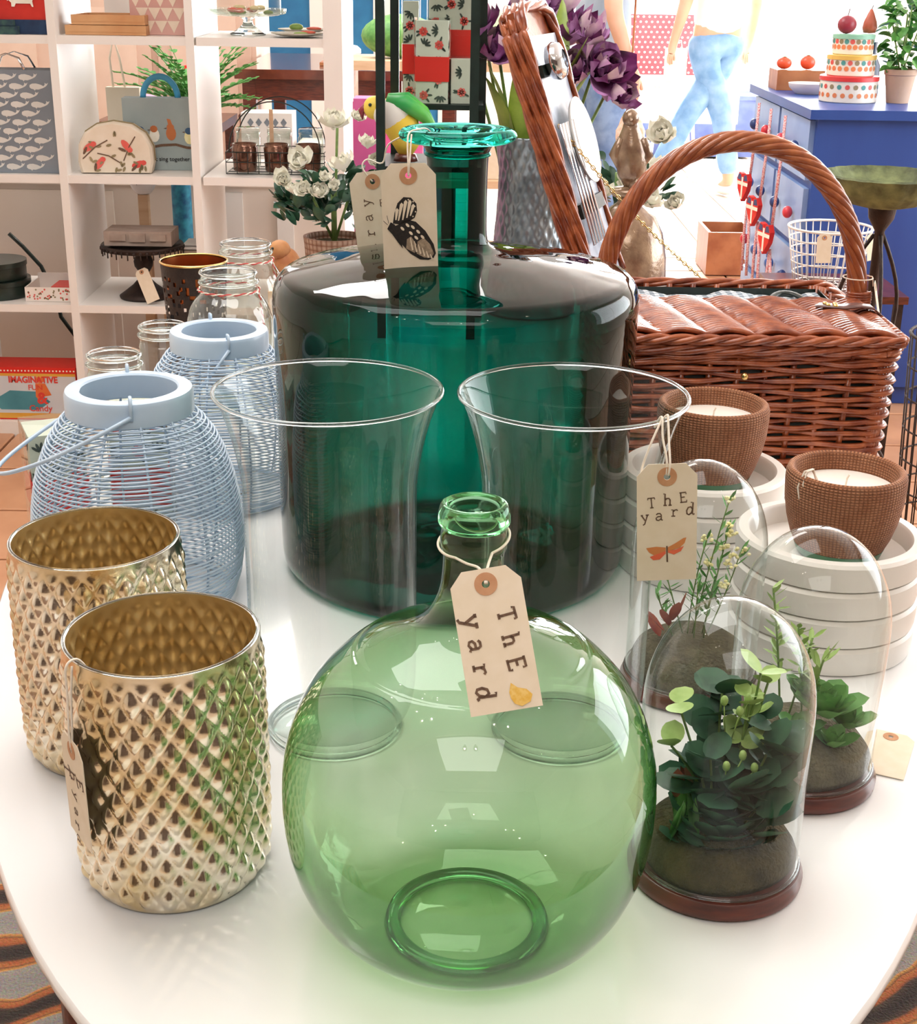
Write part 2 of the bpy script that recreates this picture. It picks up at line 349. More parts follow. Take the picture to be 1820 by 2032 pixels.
# ceiling fittings: frames for the added, unseen fill panels, and small spotlights (real lamps)
for i, (x, y, lb) in enumerate(((-.5, 1.7, 'added ceiling fill panel, out of view above the white table'), (-.6, 4.6, 'added ceiling fill panel, out of view above the white shelf unit'), (0, -.9, 'added ceiling fill panel, out of view behind the camera'))):
    t = thing('ceiling_fill_panel', lb, 'light', (x, y, 2.72))
    part('frame', MB().box((0, .62, .025), (1.68, .04, .05)).box((0, -.62, .025), (1.68, .04, .05)).box((.82, 0, .025), (.04, 1.28, .05)).box((-.82, 0, .025), (.04, 1.28, .05)), white_p, t, False)
spots = [(-.95, .25), (-.75, .25), (-.95, .6), (.45, .1), (.6, .35), (.75, .1), (-.15, -.5), (.1, -.5), (-1.3, 1.3), (1.2, .9)]
for i, (x, y) in enumerate(spots):
    t = thing('ceiling_spotlight', 'small white ceiling spotlight in the row over the near end of the table', 'light', (x, y, 2.60), group='small ceiling spotlights')
    part('body', MB().lathe([(.0, .17), (.02, .17), (.02, .05), (.045, .04), (.05, -.03), (.044, -.03), (.04, .03), (0, .035)], 20), white_p, t)
    l = bpy.data.lights.new('bulb', 'POINT'); l.energy = 1.1; l.shadow_soft_size = .016; l.color = (1, .86, .68) if i % 3 == 0 else (1, .96, .9)
    lo = bpy.data.objects.new('bulb', l); COL.objects.link(lo); lo.parent = t; lo.location = (0, 0, -.015)
# ---------------------------------------------------------------- rug and table
def rug_mat():
    m = bpy.data.materials.new('patterned_wool_rug'); m.use_nodes = True; nt = m.node_tree; N = nt.nodes; L = nt.links; b = N['Principled BSDF']; b.inputs['Roughness'].default_value = .95
    tc = N.new('ShaderNodeTexCoord'); mp = N.new('ShaderNodeMapping'); mp.inputs['Rotation'].default_value = (0, 0, R(62)); L.new(tc.outputs['Object'], mp.inputs[0])
    wv = N.new('ShaderNodeTexWave'); wv.inputs['Scale'].default_value = 2.6; wv.inputs['Distortion'].default_value = 5; wv.inputs['Detail'].default_value = 2.5; wv.inputs['Detail Scale'].default_value = 1.3; L.new(mp.outputs[0], wv.inputs[0])
    cr = N.new('ShaderNodeValToRGB'); cr.color_ramp.interpolation = 'LINEAR'; L.new(wv.outputs['Fac'], cr.inputs[0]); e = cr.color_ramp.elements
    e[0].color = lin('#332a25'); e[1].color = lin('#8f8a84')
    for p, c in ((.16, '#4a3a30'), (.26, '#a05a33'), (.48, '#b06a3c'), (.54, '#7e5236'), (.66, '#c98f4e'), (.72, '#9b9288')):
        q = e.new(p); q.color = lin(c)
    nz = N.new('ShaderNodeTexNoise'); nz.inputs['Scale'].default_value = 260; L.new(tc.outputs['Object'], nz.inputs[0])
    mx = N.new('ShaderNodeMix'); mx.data_type = 'RGBA'; mx.blend_type = 'OVERLAY'; mx.inputs[0].default_value = .5; L.new(cr.outputs[0], mx.inputs[6]); L.new(nz.outputs['Color'], mx.inputs[7]); L.new(mx.outputs[2], b.inputs['Base Color'])
    bp = N.new('ShaderNodeBump'); bp.inputs['Strength'].default_value = .6; bp.inputs['Distance'].default_value = .004; L.new(nz.outputs['Fac'], bp.inputs['Height']); L.new(bp.outputs[0], b.inputs['Normal']); return m
rug = part('area_rug', MB().box((0, 1.35, .009), (2.4, 1.9, .012)), rug_mat(), None, False)
tag(rug, 'patterned brown, orange and grey rug under the near end of the white table', 'rug')
TC = (.01, 1.975); TA, TB_ = .583, 1.33; TZ = .60
tbl = thing('oval_table', 'large oval table with a glossy white top covered in glassware', 'table', (TC[0], TC[1], 0))
top = MB(); n = 128; prof = [(.90, -.030), (.965, -.028), (.988, -.022), (.996, -.012), (.996, -.004), (.992, -.001), (.984, 0)]
vs = []; fs = []
for i in range(n):
    a = 2*pi*i/n
    for s, z in prof: vs.append((TA*cos(a)*s+cos(a)*.004, TB_*sin(a)*(1-(1-s)*.45)+0, TZ+z))
for i in range(n):
    j = (i+1) % n
    for k in range(len(prof)-1): fs.append((i*7+k, j*7+k, j*7+k+1, i*7+k+1))
fs.append(tuple(i*7+6 for i in range(n))); fs.append(tuple(i*7 for i in reversed(range(n))))
part('tabletop', top.add(vs, fs), white_gloss, tbl)
for sx in (-1, 1):
    for yy in (-.83, .83):
        part('leg', MB().tube([(sx*.36, yy, .0172), (sx*.375, yy, .3), (sx*.37, yy, TZ-.03)], [.020, .028, .032], 10), wood_dk, tbl)
for c_, d_ in (((0, -.83, TZ-.06), (.70, .025, .06)), ((0, .83, TZ-.06), (.70, .025, .06)), ((-.37, 0, TZ-.06), (.025, 1.62, .06)), ((.37, 0, TZ-.06), (.025, 1.62, .06))): part('apron', MB().box(c_, d_), wood_dk, tbl)
# ---------------------------------------------------------------- lettering (stamped slab letters)
GL = {'T': [[(.1, .84), (.1, 1), (.9, 1), (.9, .84)], [(.5, 1), (.5, 0)], [(.3, 0), (.7, 0)]],
 'h': [[(.08, 1), (.25, 1), (.25, 0)], [(.08, 0), (.42, 0)], [(.25, .45), (.4, .6), (.62, .6), (.74, .48), (.74, 0)], [(.58, 0), (.9, 0)]],
 'E': [[(.85, .8), (.85, 1), (.1, 1)], [(.25, 1), (.25, 0)], [(.25, .52), (.68, .52)], [(.1, 0), (.87, 0), (.87, .2)]],
 'y': [[(.05, .65), (.3, .65)], [(.6, .65), (.95, .65)], [(.15, .65), (.5, .1)], [(.8, .65), (.4, -.22), (.2, -.3)]],
 'a': [[(.18, .55), (.32, .66), (.6, .66), (.72, .52), (.72, .08), (.88, 0)], [(.72, .38), (.35, .36), (.16, .22), (.2, .05), (.42, -.02), (.7, .14)]],
 'r': [[(.1, .65), (.32, .65), (.32, 0)], [(.1, 0), (.56, 0)], [(.32, .42), (.5, .62), (.72, .66), (.84, .55)]],
 'd': [[(.55, 1), (.76, 1), (.7, .1), (.78, 0), (.9, .06)], [(.72, .45), (.55, .64), (.3, .58), (.16, .32), (.2, .06), (.38, -.02), (.6, .12), (.72, .4)]]}
def letter(mb, ch, x, y, h, rot=0, wd=.12, z=.0006, mir=False):
    for st in GL[ch]:
        pts = []
        for u, v in st:
            u -= .5; v -= .5; q = R(rot); pts.append((x+h*(u*.85*cos(q)-v*sin(q)), y+h*(u*.85*sin(q)+v*cos(q))))
        mb.stroke(pts, h*wd, z)
def font_mesh(name, txt, size, m, parent, M, ext=0, align='CENTER', sx=1, bold=.012):
    c = bpy.data.curves.new(name, 'FONT'); c.body = txt; c.size = size; c.align_x = align; c.align_y = 'CENTER'; c.extrude = ext; c.resolution_u = 3; c.offset = size*bold
    o = bpy.data.objects.new(name+'_tmp', c); COL.objects.link(o); dg = bpy.context.evaluated_depsgraph_get()
    me = bpy.data.meshes.new_from_object(o.evaluated_get(dg)); COL.objects.unlink(o); bpy.data.objects.remove(o); me.name = name
    me.materials.clear(); me.materials.append(m)
    return part(name, me, None, parent, M=M @ Matrix.Diagonal((sx, 1, 1, 1)))
def curve3(p, k=5):
    p = [Vector(q) for q in p]; out = []
    if len(p) < 3: return p
    for i in range(len(p)-1):
        a, b, c, d = p[max(i-1, 0)], p[i], p[i+1], p[min(i+2, len(p)-1)]
        for j in range(k): t = j/k; out.append(.5*((2*b)+(c-a)*t+(2*a-5*b+4*c-d)*t*t+(3*b-a-3*c+d)*t**3))
    return out+[p[-1]]
def price_tag(label, hole, right, up, art, W=.048, Ln=.096, strings=(), group=None, fn=None, back=False):
    t = thing('price_tag', label, 'tag', group=group, M=frame(hole, right, up))
    k = W/.048; hw = W/2; tp = .0105*k; bt = tp-Ln; ch = .009*k; hr = .0027*k
    poly = [(hw, bt), (hw, tp-ch*1.1), (hw-ch, tp), (-hw+ch, tp), (-hw, tp-ch*1.1), (-hw, bt)]
    def hit(a):
        d = (cos(a), sin(a)); best = 9
        for i in range(6):
            p, q = poly[i], poly[(i+1) % 6]; e = (q[0]-p[0], q[1]-p[1]); den = d[0]*e[1]-d[1]*e[0]
            if abs(den) < 1e-12: continue
            tt = (p[0]*e[1]-p[1]*e[0])/den; uu = (p[0]*d[1]-p[1]*d[0])/den
            if tt > 0 and -1e-6 <= uu <= 1+1e-6: best = min(best, tt)
        return (d[0]*best, d[1]*best)
    angs = sorted([2*pi*i/32 for i in range(32)]+[atan2(p[1], p[0]) % (2*pi) for p in poly])
    mb = MB(); vs = []; n = len(angs)
    for a in angs:
        o = hit(a)
        vs += [(hr*cos(a), hr*sin(a), .0003), (o[0], o[1], .0003), (o[0], o[1], -.0003), (hr*cos(a), hr*sin(a), -.0003)]
    fs = []
    for i in range(n):
        j = (i+1) % n
        for q in range(4): fs.append((4*i+q, 4*i+(q+1) % 4, 4*j+(q+1) % 4, 4*j+q))
    part('card', mb.add(vs, fs), card, t, False)
    part('eyelet', MB().lathe([(hr, .0003), (hr, .0008), (.0078*k, .0008), (.0078*k, .0003)], 28), card_ring, t, False)
    tx = MB(); art(t, tx, k, hw)
    if tx.v: part('lettering', tx, ink, t, False)
    for p in strings:
        inv = t.matrix_world.inverted()
        part('string', MB().tube([inv @ q for q in curve3(p)], .00095, 6), string_m, t, True)
    return t
# ---------------------------------------------------------------- demijohn
dj = thing('demijohn', 'round pale green glass demijohn with a short neck at the near end of the table', 'bottle', (.011, .912, TZ))
DP = [(0, .014), (.03, .012), (.048, .007), (.055, .002), (.061, .0004), (.072, .003), (.096, .014), (.118, .036), (.1325, .068), (.1385, .100), (.1395, .130), (.1365, .158), (.1285, .184), (.116, .207), (.100, .2255), (.0875, .2365), (.0845, .2375), (.0815, .2395), (.078, .2425), (.064, .2490), (.050, .2545), (.040, .2600), (.032, .2680), (.0265, .2780), (.0232, .2890), (.0218, .302), (.0215, .312), (.0222, .3165), (.0235, .3195), (.0236, .327), (.0228, .3325), (.0232, .335)]
def smooth_prof(p, k=2):
    out = []
    for i in range(len(p)-1):
        a = p[max(i-1, 0)]; b = p[i]; c = p[i+1]; d = p[min(i+2, len(p)-1)]
        for j in range(k):
            t = j/k; out.append(tuple(.5*((2*b[q])+(-a[q]+c[q])*t+(2*a[q]-5*b[q]+4*c[q]-d[q])*t*t+(-a[q]+3*b[q]-3*c[q]+d[q])*t**3) for q in (0, 1)))
    return out+[p[-1]]
part('body', MB().lathe([(max(0, r), z) for r, z in smooth_prof(DP)], 96), green, dj, True)
part('base_ring', MB().lathe([(.0515, .0032), (.057, .0008), (.064, .0026), (.0625, .0068), (.056, .0085), (.0520, .006), (.0515, .0032)], 64), s_green, dj, True)
part('rim', MB().lathe([(.0190, .336), (.0240, .335), (.0256, .339), (.0252, .345), (.0236, .3505), (.0205, .352), (.0180, .3495), (.0175, .344), (.0178, .339), (.0190, .336)], 48), s_green, dj, True)
# ---------------------------------------------------------------- large teal bottle
tb = thing('teal_bottle', 'huge dark teal glass bottle with broad shoulders and a flared lip', 'bottle', (-.007, 1.637, TZ))
TPf = [(0, .012), (.12, .009), (.178, .003), (.192, 0), (.202, .004), (.209, .014), (.2115, .03), (.2125, .10), (.2128, .20), (.2140, .310), (.2145, .332), (.2115, .350), (.2040, .3605), (.193, .365), (.150, .374), (.100, .3830), (.066, .388), (.046, .3915), (.038, .397), (.0352, .406), (.0345, .425), (.0345, .475), (.0355, .496), (.0385, .505), (.046, .512)]
part('body', MB().lathe([(max(0, r), z) for r, z in smooth_prof(TPf)], 112), teal, tb, True)
part('rim', MB().lathe([(.044+.0105+.0125*cos(q), .5185+.0078*sin(q)) for q in [2*pi*i/16 for i in range(17)]], 72), s_teal, tb, True)
part('neck_ring', MB().lathe([(.0362+.0018*cos(q), .4975+.0022*sin(q)) for q in [2*pi*i/8 for i in range(9)]], 56), s_teal, tb, True)
# ---------------------------------------------------------------- hurricane vases
HP = [(0, .012), (.05, .012), (.066, .016), (.0735, .026), (.0775, .042), (.0792, .065), (.0795, .10), (.0795, .20), (.0798, .245), (.0815, .268), (.086, .293), (.0925, .318), (.0995, .337), (.1022, .342)]
def hurricane(label, x, y):
    t = thing('hurricane_vase', label, 'vase', (x, y, TZ))
    part('bowl', MB().lathe([(max(0, r), z) for r, z in smooth_prof(HP, 3)], 96), clear, t, True)
    part('rim', MB().lathe([(.1022+.0019*cos(q), .3425+.0019*sin(q)) for q in [2*pi*i/8 for i in range(9)]], 96), s_clear, t, True)
    part('foot', MB().lathe([(0, .0005), (.060, .0005), (.0652, .002), (.0658, .006), (.0615, .010), (.058, .0118), (0, .0118)], 72), clear, t, True); part('foot_ring', MB().lathe([(.0628+.0030*cos(q), .0040+.0034*sin(q)) for q in [2*pi*i/10 for i in range(11)]], 72), s_clear, t, True)
    return t
hurricane('clear glass flared hurricane vase between the blue wire lantern and the demijohn', -.118, 1.212)
hurricane('clear glass flared hurricane vase with the dragonfly tag hanging from its rim', .101, 1.21)
# ---------------------------------------------------------------- mercury glass vases
VH = .212; VR = .0755
def hob(r, z, a, inner=False):
    if r < .03: return r
    u = 26*a/2; v = z/.0145*pi/2+0
    f = abs(sin(u+v)*sin(u-v)); f = f**.9
    w1 = min(1, max(0, (VH-.006-z)/.010)); w2 = min(1, max(0, (z-.002)/.01))
    return r+(.0043*f-.0010)*w1*w2
n = 96
vprof = [(.0, .004), (.05, .004)]+[(VR*(.90+.10*min(1, (z/.018))**.5) if z < .018 else VR+.0012*sin(pi*z/VH), z) for z in [.0012+(VH-.0012)*i/n for i in range(n+1)]]
vin = [(r-.0026, z) for r, z in vprof[2:]]
mv_out = mesh('hobnail_shell', MB().lathe([(0, .004), (.05, .003)]+vprof[2:], 312, fn=hob), merc_out, True)
mv_in = mesh('gold_lining', MB().lathe([(r, z) for r, z in vin if z > .006], 312, fn=hob), merc_in, True)
mv_rim = mesh('rim', MB().lathe([(vprof[-1][0]-.0013+.0018*cos(q), VH+.0012*sin(q)) for q in [2*pi*i/8 for i in range(9)]], 96), s_clear, True)
for lb, x, y, rz in (('silver and gold hobnail glass vase with a tag hanging on its left side', -.229, .985, 0), ('silver and gold hobnail glass vase without a tag, behind the tagged one', -.328, 1.176, 40)):
    t = thing('hobnail_vase', lb, 'vase', (x, y, TZ), rz, group='mercury glass hobnail vases')
    part('shell', mv_out, None, t); part('gold_lining', mv_in, None, t, label='gold leaf lining'); part('rim', mv_rim, None, t)
# ---------------------------------------------------------------- wire lanterns
def lantern(label, x, y, k, rz, swing):
    t = thing('wire_lantern', label, 'lantern', (x, y, TZ), rz)
    H = .253*k
    LP = [(.106, .004), (.114, .03), (.1185, .06), (.1185, .09), (.1155, .12), (.110, .15), (.102, .175), (.093, .196), (.082, .212), (.073, .223), (.069, .232)]
    def rad(z):
        for (r0, z0), (r1, z1) in zip(LP, LP[1:]):
            if z <= z1: return (r0+(r1-r0)*(z-z0)/(z1-z0))
        return LP[-1][0]
    part('ring_cap', MB().lathe([(k*r, k*z) for r, z in ((.0695, .2245), (.0712, .2262), (.0712, .2485), (.0695, .2525), (.0665, .2535), (.0555, .2535), (.0535, .2515), (.0535, .2275), (.0545, .2255), (.0695, .2245))], 72), lantern_m, t)
    z = .006; m = MB(); nr = 0
    while z < .226:
        r = rad(z); tz = random.uniform(-.0012, .0012); ph = random.random()*6
        m.tube([(k*(r+.0012)*cos(q), k*(r+.0012)*sin(q), k*(z+tz*sin(q+ph))) for q in [2*pi*i/56 for i in range(56)]], .00125*k, 5, True); z += .0046
    part('wire_rings', m, lantern_m, t, True, kind='stuff')
    for i in range(12):
        q = 2*pi*i/12+.13
        part('upright_wire', MB().tube([(k*(r-.0012)*cos(q), k*(r-.0012)*sin(q), k*zz) for r, zz in LP]+[(k*.0660*cos(q), k*.066*sin(q), k*.240)], .0016*k, 5), lantern_m, t, True)
    m = MB()
    for q in range(0, 4): m.tube([(-k*.095, k*(q-1.5)*.05, k*.005), (k*.095, k*(q-1.5)*.05, k*.005)] if abs(q-1.5) < 1 else [(-k*.06, k*(q-1.5)*.05, k*.005), (k*.06, k*(q-1.5)*.05, k*.005)], .0016*k, 5)
    m.tube([(k*.099*cos(q), k*.099*sin(q), k*.004) for q in [2*pi*i/56 for i in range(56)]], .003*k, 6, True)
    part('base_frame', m, lantern_m, t, True)
    # glass tube candle holder inside
    part('candle_glass', MB().lathe([(0, k*.008), (k*.042, k*.008), (k*.045, k*.012), (k*.045, k*.15)], 40), clear, t, True)
    # handle: hooks over the ring at -y and +y, falls over to the left
    for s in (-1, 1):
        q = [(0, s*k*.0725, k*.236), (0, s*k*.0745, k*.250), (0, s*k*.072, k*.2595), (0, s*k*.064, k*.260), (0, s*k*.0605, k*.250)]
        part('hook', MB().tube(q, .0022*k, 6), lantern_m, t, True)
    Lh, dr = swing; hp = []
    for i in range(25):
        a = -pi/2+pi*i/24; c = cos(a); yy = .0755*sin(a)
        if abs(sin(a)) > .999: yy = .0735*sin(a)
        hp.append((-k*Lh*c**.8 if c > 1e-6 else 0, k*yy*(1 if c < .5 else 1-.25*(c-.5)), k*(.240)-k*dr*(c**.8 if c > 1e-6 else 0)))
    part('handle', MB().tube(hp, .0024*k, 6), lantern_m, t, True)
lantern('pale blue wire lantern with its handle hanging down, beside the mercury glass vases', -.370, 1.515, 1.0, 14, (.150, .075))
lantern('smaller pale blue wire lantern standing behind the other, against the teal bottle', -.326, 1.856, .93, 20, (.075, .095))
# ---------------------------------------------------------------- planted glass cloches
def leaf_mesh(name, m, L=.03, W=.02, cup=.25, nl=6, tip=.6, curl=.15):
    vs = []; fs = []
    for i in range(nl+1):
        t = i/nl; wd = W/2*(sin(pi*min(1, t*.98+.02))**tip); z = curl*L*t*t
        vs += [(L*t, -wd, z+cup*wd), (L*t, 0, z), (L*t, wd, z+cup*wd)]
    for i in range(nl):
        for k in (0, 1): fs.append((3*i+k, 3*i+3+k, 3*i+4+k, 3*i+1+k))
    return mesh(name, MB().add(vs, fs), m, True)
LM = {'round_dk': leaf_mesh('leaf', leaf_dk, .030, .029, .15, 6, .45), 'round_lt': leaf_mesh('leaf', leaf_lt, .024, .022, .2, 6, .5), 'long_md': leaf_mesh('leaf', leaf_md, .036, .010, .5, 6, .7, .3),
 'red': leaf_mesh('leaf', leaf_red, .028, .013, .4, 6, .6, .2), 'needle': leaf_mesh('leaf', leaf_md, .014, .003, .3, 3, .6), 'succ': leaf_mesh('leaf', leaf_md, .026, .018, .5, 6, .45, .35),
 'needle_l': leaf_mesh('leaf', leaf_lt, .014, .0042, .3, 3, .6), 'glossy': leaf_mesh('leaf', leaf_dk, .034, .020, .4, 6, .7, .2)}
def lf(parent, key, p, az, el, s=1, roll=0, name='leaf'):
    o = part(name, LM[key], None, parent)
    o.matrix_local = Matrix.Translation(p) @ Matrix.Rotation(R(az), 4, 'Z') @ Matrix.Rotation(R(-el), 4, 'Y') @ Matrix.Rotation(R(roll), 4, 'X') @ Matrix.Diagonal((s, s, s, 1)); return o
def cloche(label, x, y, kind, rz=0):
    t = thing('glass_cloche', label, 'cloche', (x, y, TZ), rz)
    part('wooden_base', MB().lathe([(0, 0), (.0675, 0), (.0712, .003), (.0718, .009), (.0690, .0145), (.0692, .0165), (.0655, .018), (0, .018)], 64), wood_dk, t)
    hd = .246; Rg = .0668
    pr = [(Rg, .018), (Rg, .10), (Rg+.0008, .140)]+[((Rg+.0008)*cos(q), .155+(hd-.155)*sin(q)) for q in [pi/2*i/14 for i in range(15)]]
    part('glass_dome', MB().lathe([(max(0, r), z) for r, z in pr], 80), clear, t, True)
    part('glass_foot_rim', MB().lathe([(Rg+.0016*cos(q), .0195+.0016*sin(q)) for q in [2*pi*i/8 for i in range(9)]], 64), s_clear, t, True)
    mm = moss if kind == 'A' else moss2
    part('moss_mound', MB().lathe([(0, .0185), (.061, .0185), (.0635, .026), (.062, .034), (.056, .044), (.045, .051), (.028, .055), (0, .056)], 40, fn=lambda r, z, a: r*(1+.03*sin(3*a+z*90)) if r > .02 else r), mm, t, True)
    return t
rnd = random.Random(3)
def sprig(t, p0, p1, key, n, s, spread=60, r=.0011, pair=True, start=.25, m=stem_m):
    p0, p1 = Vector(p0), Vector(p1); mid = (p0+p1)/2+Vector((rnd.uniform(-.006, .006), rnd.uniform(-.006, .006), .004))
    pts = [(1-u)**2*p0+2*u*(1-u)*mid+u*u*p1 for u in [i/8 for i in range(9)]]
    sp = part('sprig', MB().tube(pts, r, 5), m, t, True)
    for i in range(n):
        u = start+(1-start)*i/max(1, n-1); q = (1-u)**2*p0+2*u*(1-u)*mid+u*u*p1
        for s_ in ((0, 180) if pair else (0,)): lf(sp, key, q, rnd.uniform(0, 360) if not pair else i*77+s_+rnd.uniform(-20, 20), spread+rnd.uniform(-20, 20)-40, s*rnd.uniform(.8, 1.1), rnd.uniform(-30, 30))
    return sp
A = cloche('nearest glass cloche, filled with dark round eucalyptus leaves, on a dark wooden base', .216, .985, 'A')
for p0, p1, k, n, s in (((0, .005, .055), (-.002, .02, .155), 'round_dk', 5, .95), ((.012, -.01, .055), (.03, -.018, .125), 'round_dk', 4, 1), ((-.01, -.015, .055), (-.015, -.02, .118), 'round_dk', 4, 1), ((.0, -.02, .052), (.008, -.03, .095), 'round_dk', 3, 1.0),
    ((.02, .01, .05), (.035, .015, .135), 'round_dk', 4, .9), ((.02, -.02, .05), (.04, -.01, .08), 'round_dk', 2, .9), ((-.005, .01, .055), (-.038, .012, .15), 'round_lt', 2, .95), ((-.005, -.01, .055), (-.045, -.012, .125), 'round_lt', 2, .9), ((.01, 0, .055), (.016, .0, .165), 'round_lt', 5, .75), ((.015, .015, .055), (.034, .02, .165), 'round_lt', 4, .7)):
    sprig(A, p0, p1, k, n, s)
for i in range(30): lf(A, 'round_dk', (.006+.034*cos(i*2.4)*((i%5+1)/5), -.014+.026*sin(i*2.4)*((i%5+1)/5), .052+.010*(i%6)), i*137, 5+12*(i%4), 1.0+.1*(i%3), 20*(i%3-1))
for p0, p1, k, n, s in (((.0, .0, .05), (-.02, -.02, .10), 'round_dk', 4, 1.15), ((.01, -.02, .05), (.02, -.04, .085), 'round_dk', 3, 1.15), ((.03, 0, .05), (.045, -.015, .12), 'round_dk', 4, 1.05), ((-.01, .02, .05), (.0, .035, .14), 'round_dk', 4, 1.1), ((.01, .01, .1), (.02, -.01, .19), 'round_lt', 3, .9)): sprig(A, p0, p1, k, n, s)
for i in range(16): lf(A, 'round_dk', (-.034+.0040*i, -.024-.010*sin(pi*i/15), .046+.005*(i%3)), -90+(i-8)*10, 22+14*(i%3), .72)
for i in range(9): lf(A, 'long_md', (-.032+.012*sin(i), -.018+.012*cos(i*2), .045), 100+i*50, 55+6*(i % 4), 1.15)
for i in range(4): lf(A, 'red', (-.038+.006*i, -.012+.004*i, .078), 90+i*60, 75-5*i, .9)
for p in ((-.006, -.01, .165), (.012, -.012, .168), (.006, -.014, .158), (-.004, -.03, .118), (.018, -.03, .117), (.008, -.03, .128)):
    part('bud', MB().ball(p, (.0032, .0032, .0045), 8, 6).tube([(p[0], p[1], p[2]-.003), (p[0]*.4, p[1]*.6, p[2]-.03)], .0006, 4), leaf_lt, A, True)
B = cloche('glass cloche with a green succulent rosette, furthest right on the table', .317, 1.137, 'B')
for cx, cy_, cz, nn, s in ((.014, -.020, .072, 18, 1.6), (.038, -.012, .056, 12, 1.15), (-.008, -.024, .056, 10, 1.0), (.020, -.036, .050, 9, 1.0), (.0, -.006, .085, 10, 1.0)):
    for i in range(nn): lf(B, 'succ', (cx, cy_, cz), i*137.5, 8+62*i/nn, s*(1-.45*i/nn))
for p0, p1, n in (((-.02, .0, .058), (-.036, .01, .185), 30), ((.0, .0, .055), (-.012, .0, .15), 26), ((-.01, .01, .055), (.005, .012, .135), 22)):
    sprig(B, p0, p1, 'needle_l', n, 1.15, 70, pair=False, start=.3)
for p0, p1, n in (((.0, -.01, .055), (.010, -.012, .125), 16),): sprig(B, p0, p1, 'needle_l', n, 1.5, 80, pair=False)
Cc = cloche('glass cloche with wiry sprigs of tiny pale yellow flowers, touching the cream candle trays', .243, 1.312, 'C')
for p0, p1, n in (((0, 0, .058), (.026, .0, .205), 14), ((.01, 0, .058), (.03, .01, .17), 14), ((-.005, 0, .058), (.008, .006, .16), 14), ((.015, .0, .058), (.042, .0, .15), 10), ((-.01, .0, .058), (-.03, .005, .12), 12), ((0, -.01, .058), (.0, -.01, .12), 16), ((.01, -.01, .058), (.016, -.012, .125), 18), ((-.02, 0, .055), (-.04, -.005, .105), 10)):
    sprig(Cc, p0, p1, 'needle', n, 1.2, 75, r=.0007, pair=False)
for p in ((.026, 0, .207), (.03, .01, .172), (.034, .008, .165), (.026, 0, .155), (.034, .0, .147), (.044, 0, .152), (.012, .0, .138), (.024, -.012, .118), (.032, -.01, .140), (.008, .006, .162)):
    fp = part('flower_cluster', MB().ball(p, .001, 6, 4), petal_y, Cc, True)
    m = MB()
    for i in range(9): m.ball((p[0]+rnd.uniform(-.006, .006), p[1]+rnd.uniform(-.005, .005), p[2]+rnd.uniform(-.003, .004)), (.0022, .0022, .0016), 6, 4)
    part('petals', m, petal_y, fp, True)
for i in range(5): lf(Cc, 'red', (-.036+.004*i, -.016, .062+.006*i), 120+i*55, 30+8*i, 1.0)
# ---------------------------------------------------------------- cream ceramic trays in stacks with hessian candle bowls
def tray_mesh():
    r = .100; return mesh('tray', MB().lathe([(0, 0), (r-.004, 0), (r-.001, .002), (r, .006), (r+.001, .028), (r-.002, .0315), (r-.012, .0318), (r-.0145, .029), (r-.016, .010), (r-.022, .0075), (0, .0075)], 88), clay_cream, 'auto')
tm = tray_mesh()
for x, y, where in ((.405, 1.428, 'stack behind the succulent cloche'), (.300, 1.635, 'stack in front of the wicker hamper')):
    for i, o in enumerate(('bottom', 'second from bottom', 'third from bottom', 'topmost')):
        t = thing('ceramic_tray', 'cream ceramic tray, %s of the %s' % (o, where), 'tray', (x+.0015*sin(i*3), y, TZ+.0322*i), group='stacked cream trays')
        part('dish', tm, None, t)
def bowl(label, x, y, k):
    z0 = TZ+.0322*3+.0078
    t = thing('candle_bowl', label, 'candle', (x, y, z0))
    bp = [(0, 0), (.042, 0), (.045, .003), (.0485, .012)]
    part('glazed_foot', MB().lathe([(k*r, k*z) for r, z in bp], 56), green_glaze, t, label='green glazed foot')
    part('bowl', MB().lathe([(k*r, k*z) for r, z in ((.0480, .0118), (.0535, .024), (.0590, .042), (.0625, .062), (.0638, .082), (.0636, .091), (.0618, .0962), (.0585, .0980), (.0548, .0962), (.0532, .090), (.0525, .078), (.050, .070))], 88), hessian, t)
    part('wax', MB().lathe([(0, k*.0765), (k*.02, k*.077), (k*.052, k*.0775)], 48), wax, t)
    part('wick', MB().tube([(0, 0, k*.076), (.001, 0, k*.086), (.003, 0, k*.090)], .0011, 6), string_m, t)
    return t
b1 = bowl('woven brown candle bowl with a pale string over its rim, on the right-hand tray stack', .415, 1.424, 1.0)
part('string', MB().tube([(-.052, -.030, .060), (-.058, -.028, .085), (-.052, -.026, .102), (-.044, -.024, .104), (-.036, -.020, .090), (-.030, -.02, .079)], .0012, 6), string_m, b1)
part('string', MB().tube([(-.046, -.036, .068), (-.054, -.033, .090), (-.050, -.029, .1025), (-.043, -.026, .1045), (-.040, -.026, .095), (-.036, -.03, .079)], .0011, 6), string_m, b1)
bowl('woven brown candle bowl on the left-hand tray stack, in front of the wicker hamper', .308, 1.645, 1.06)
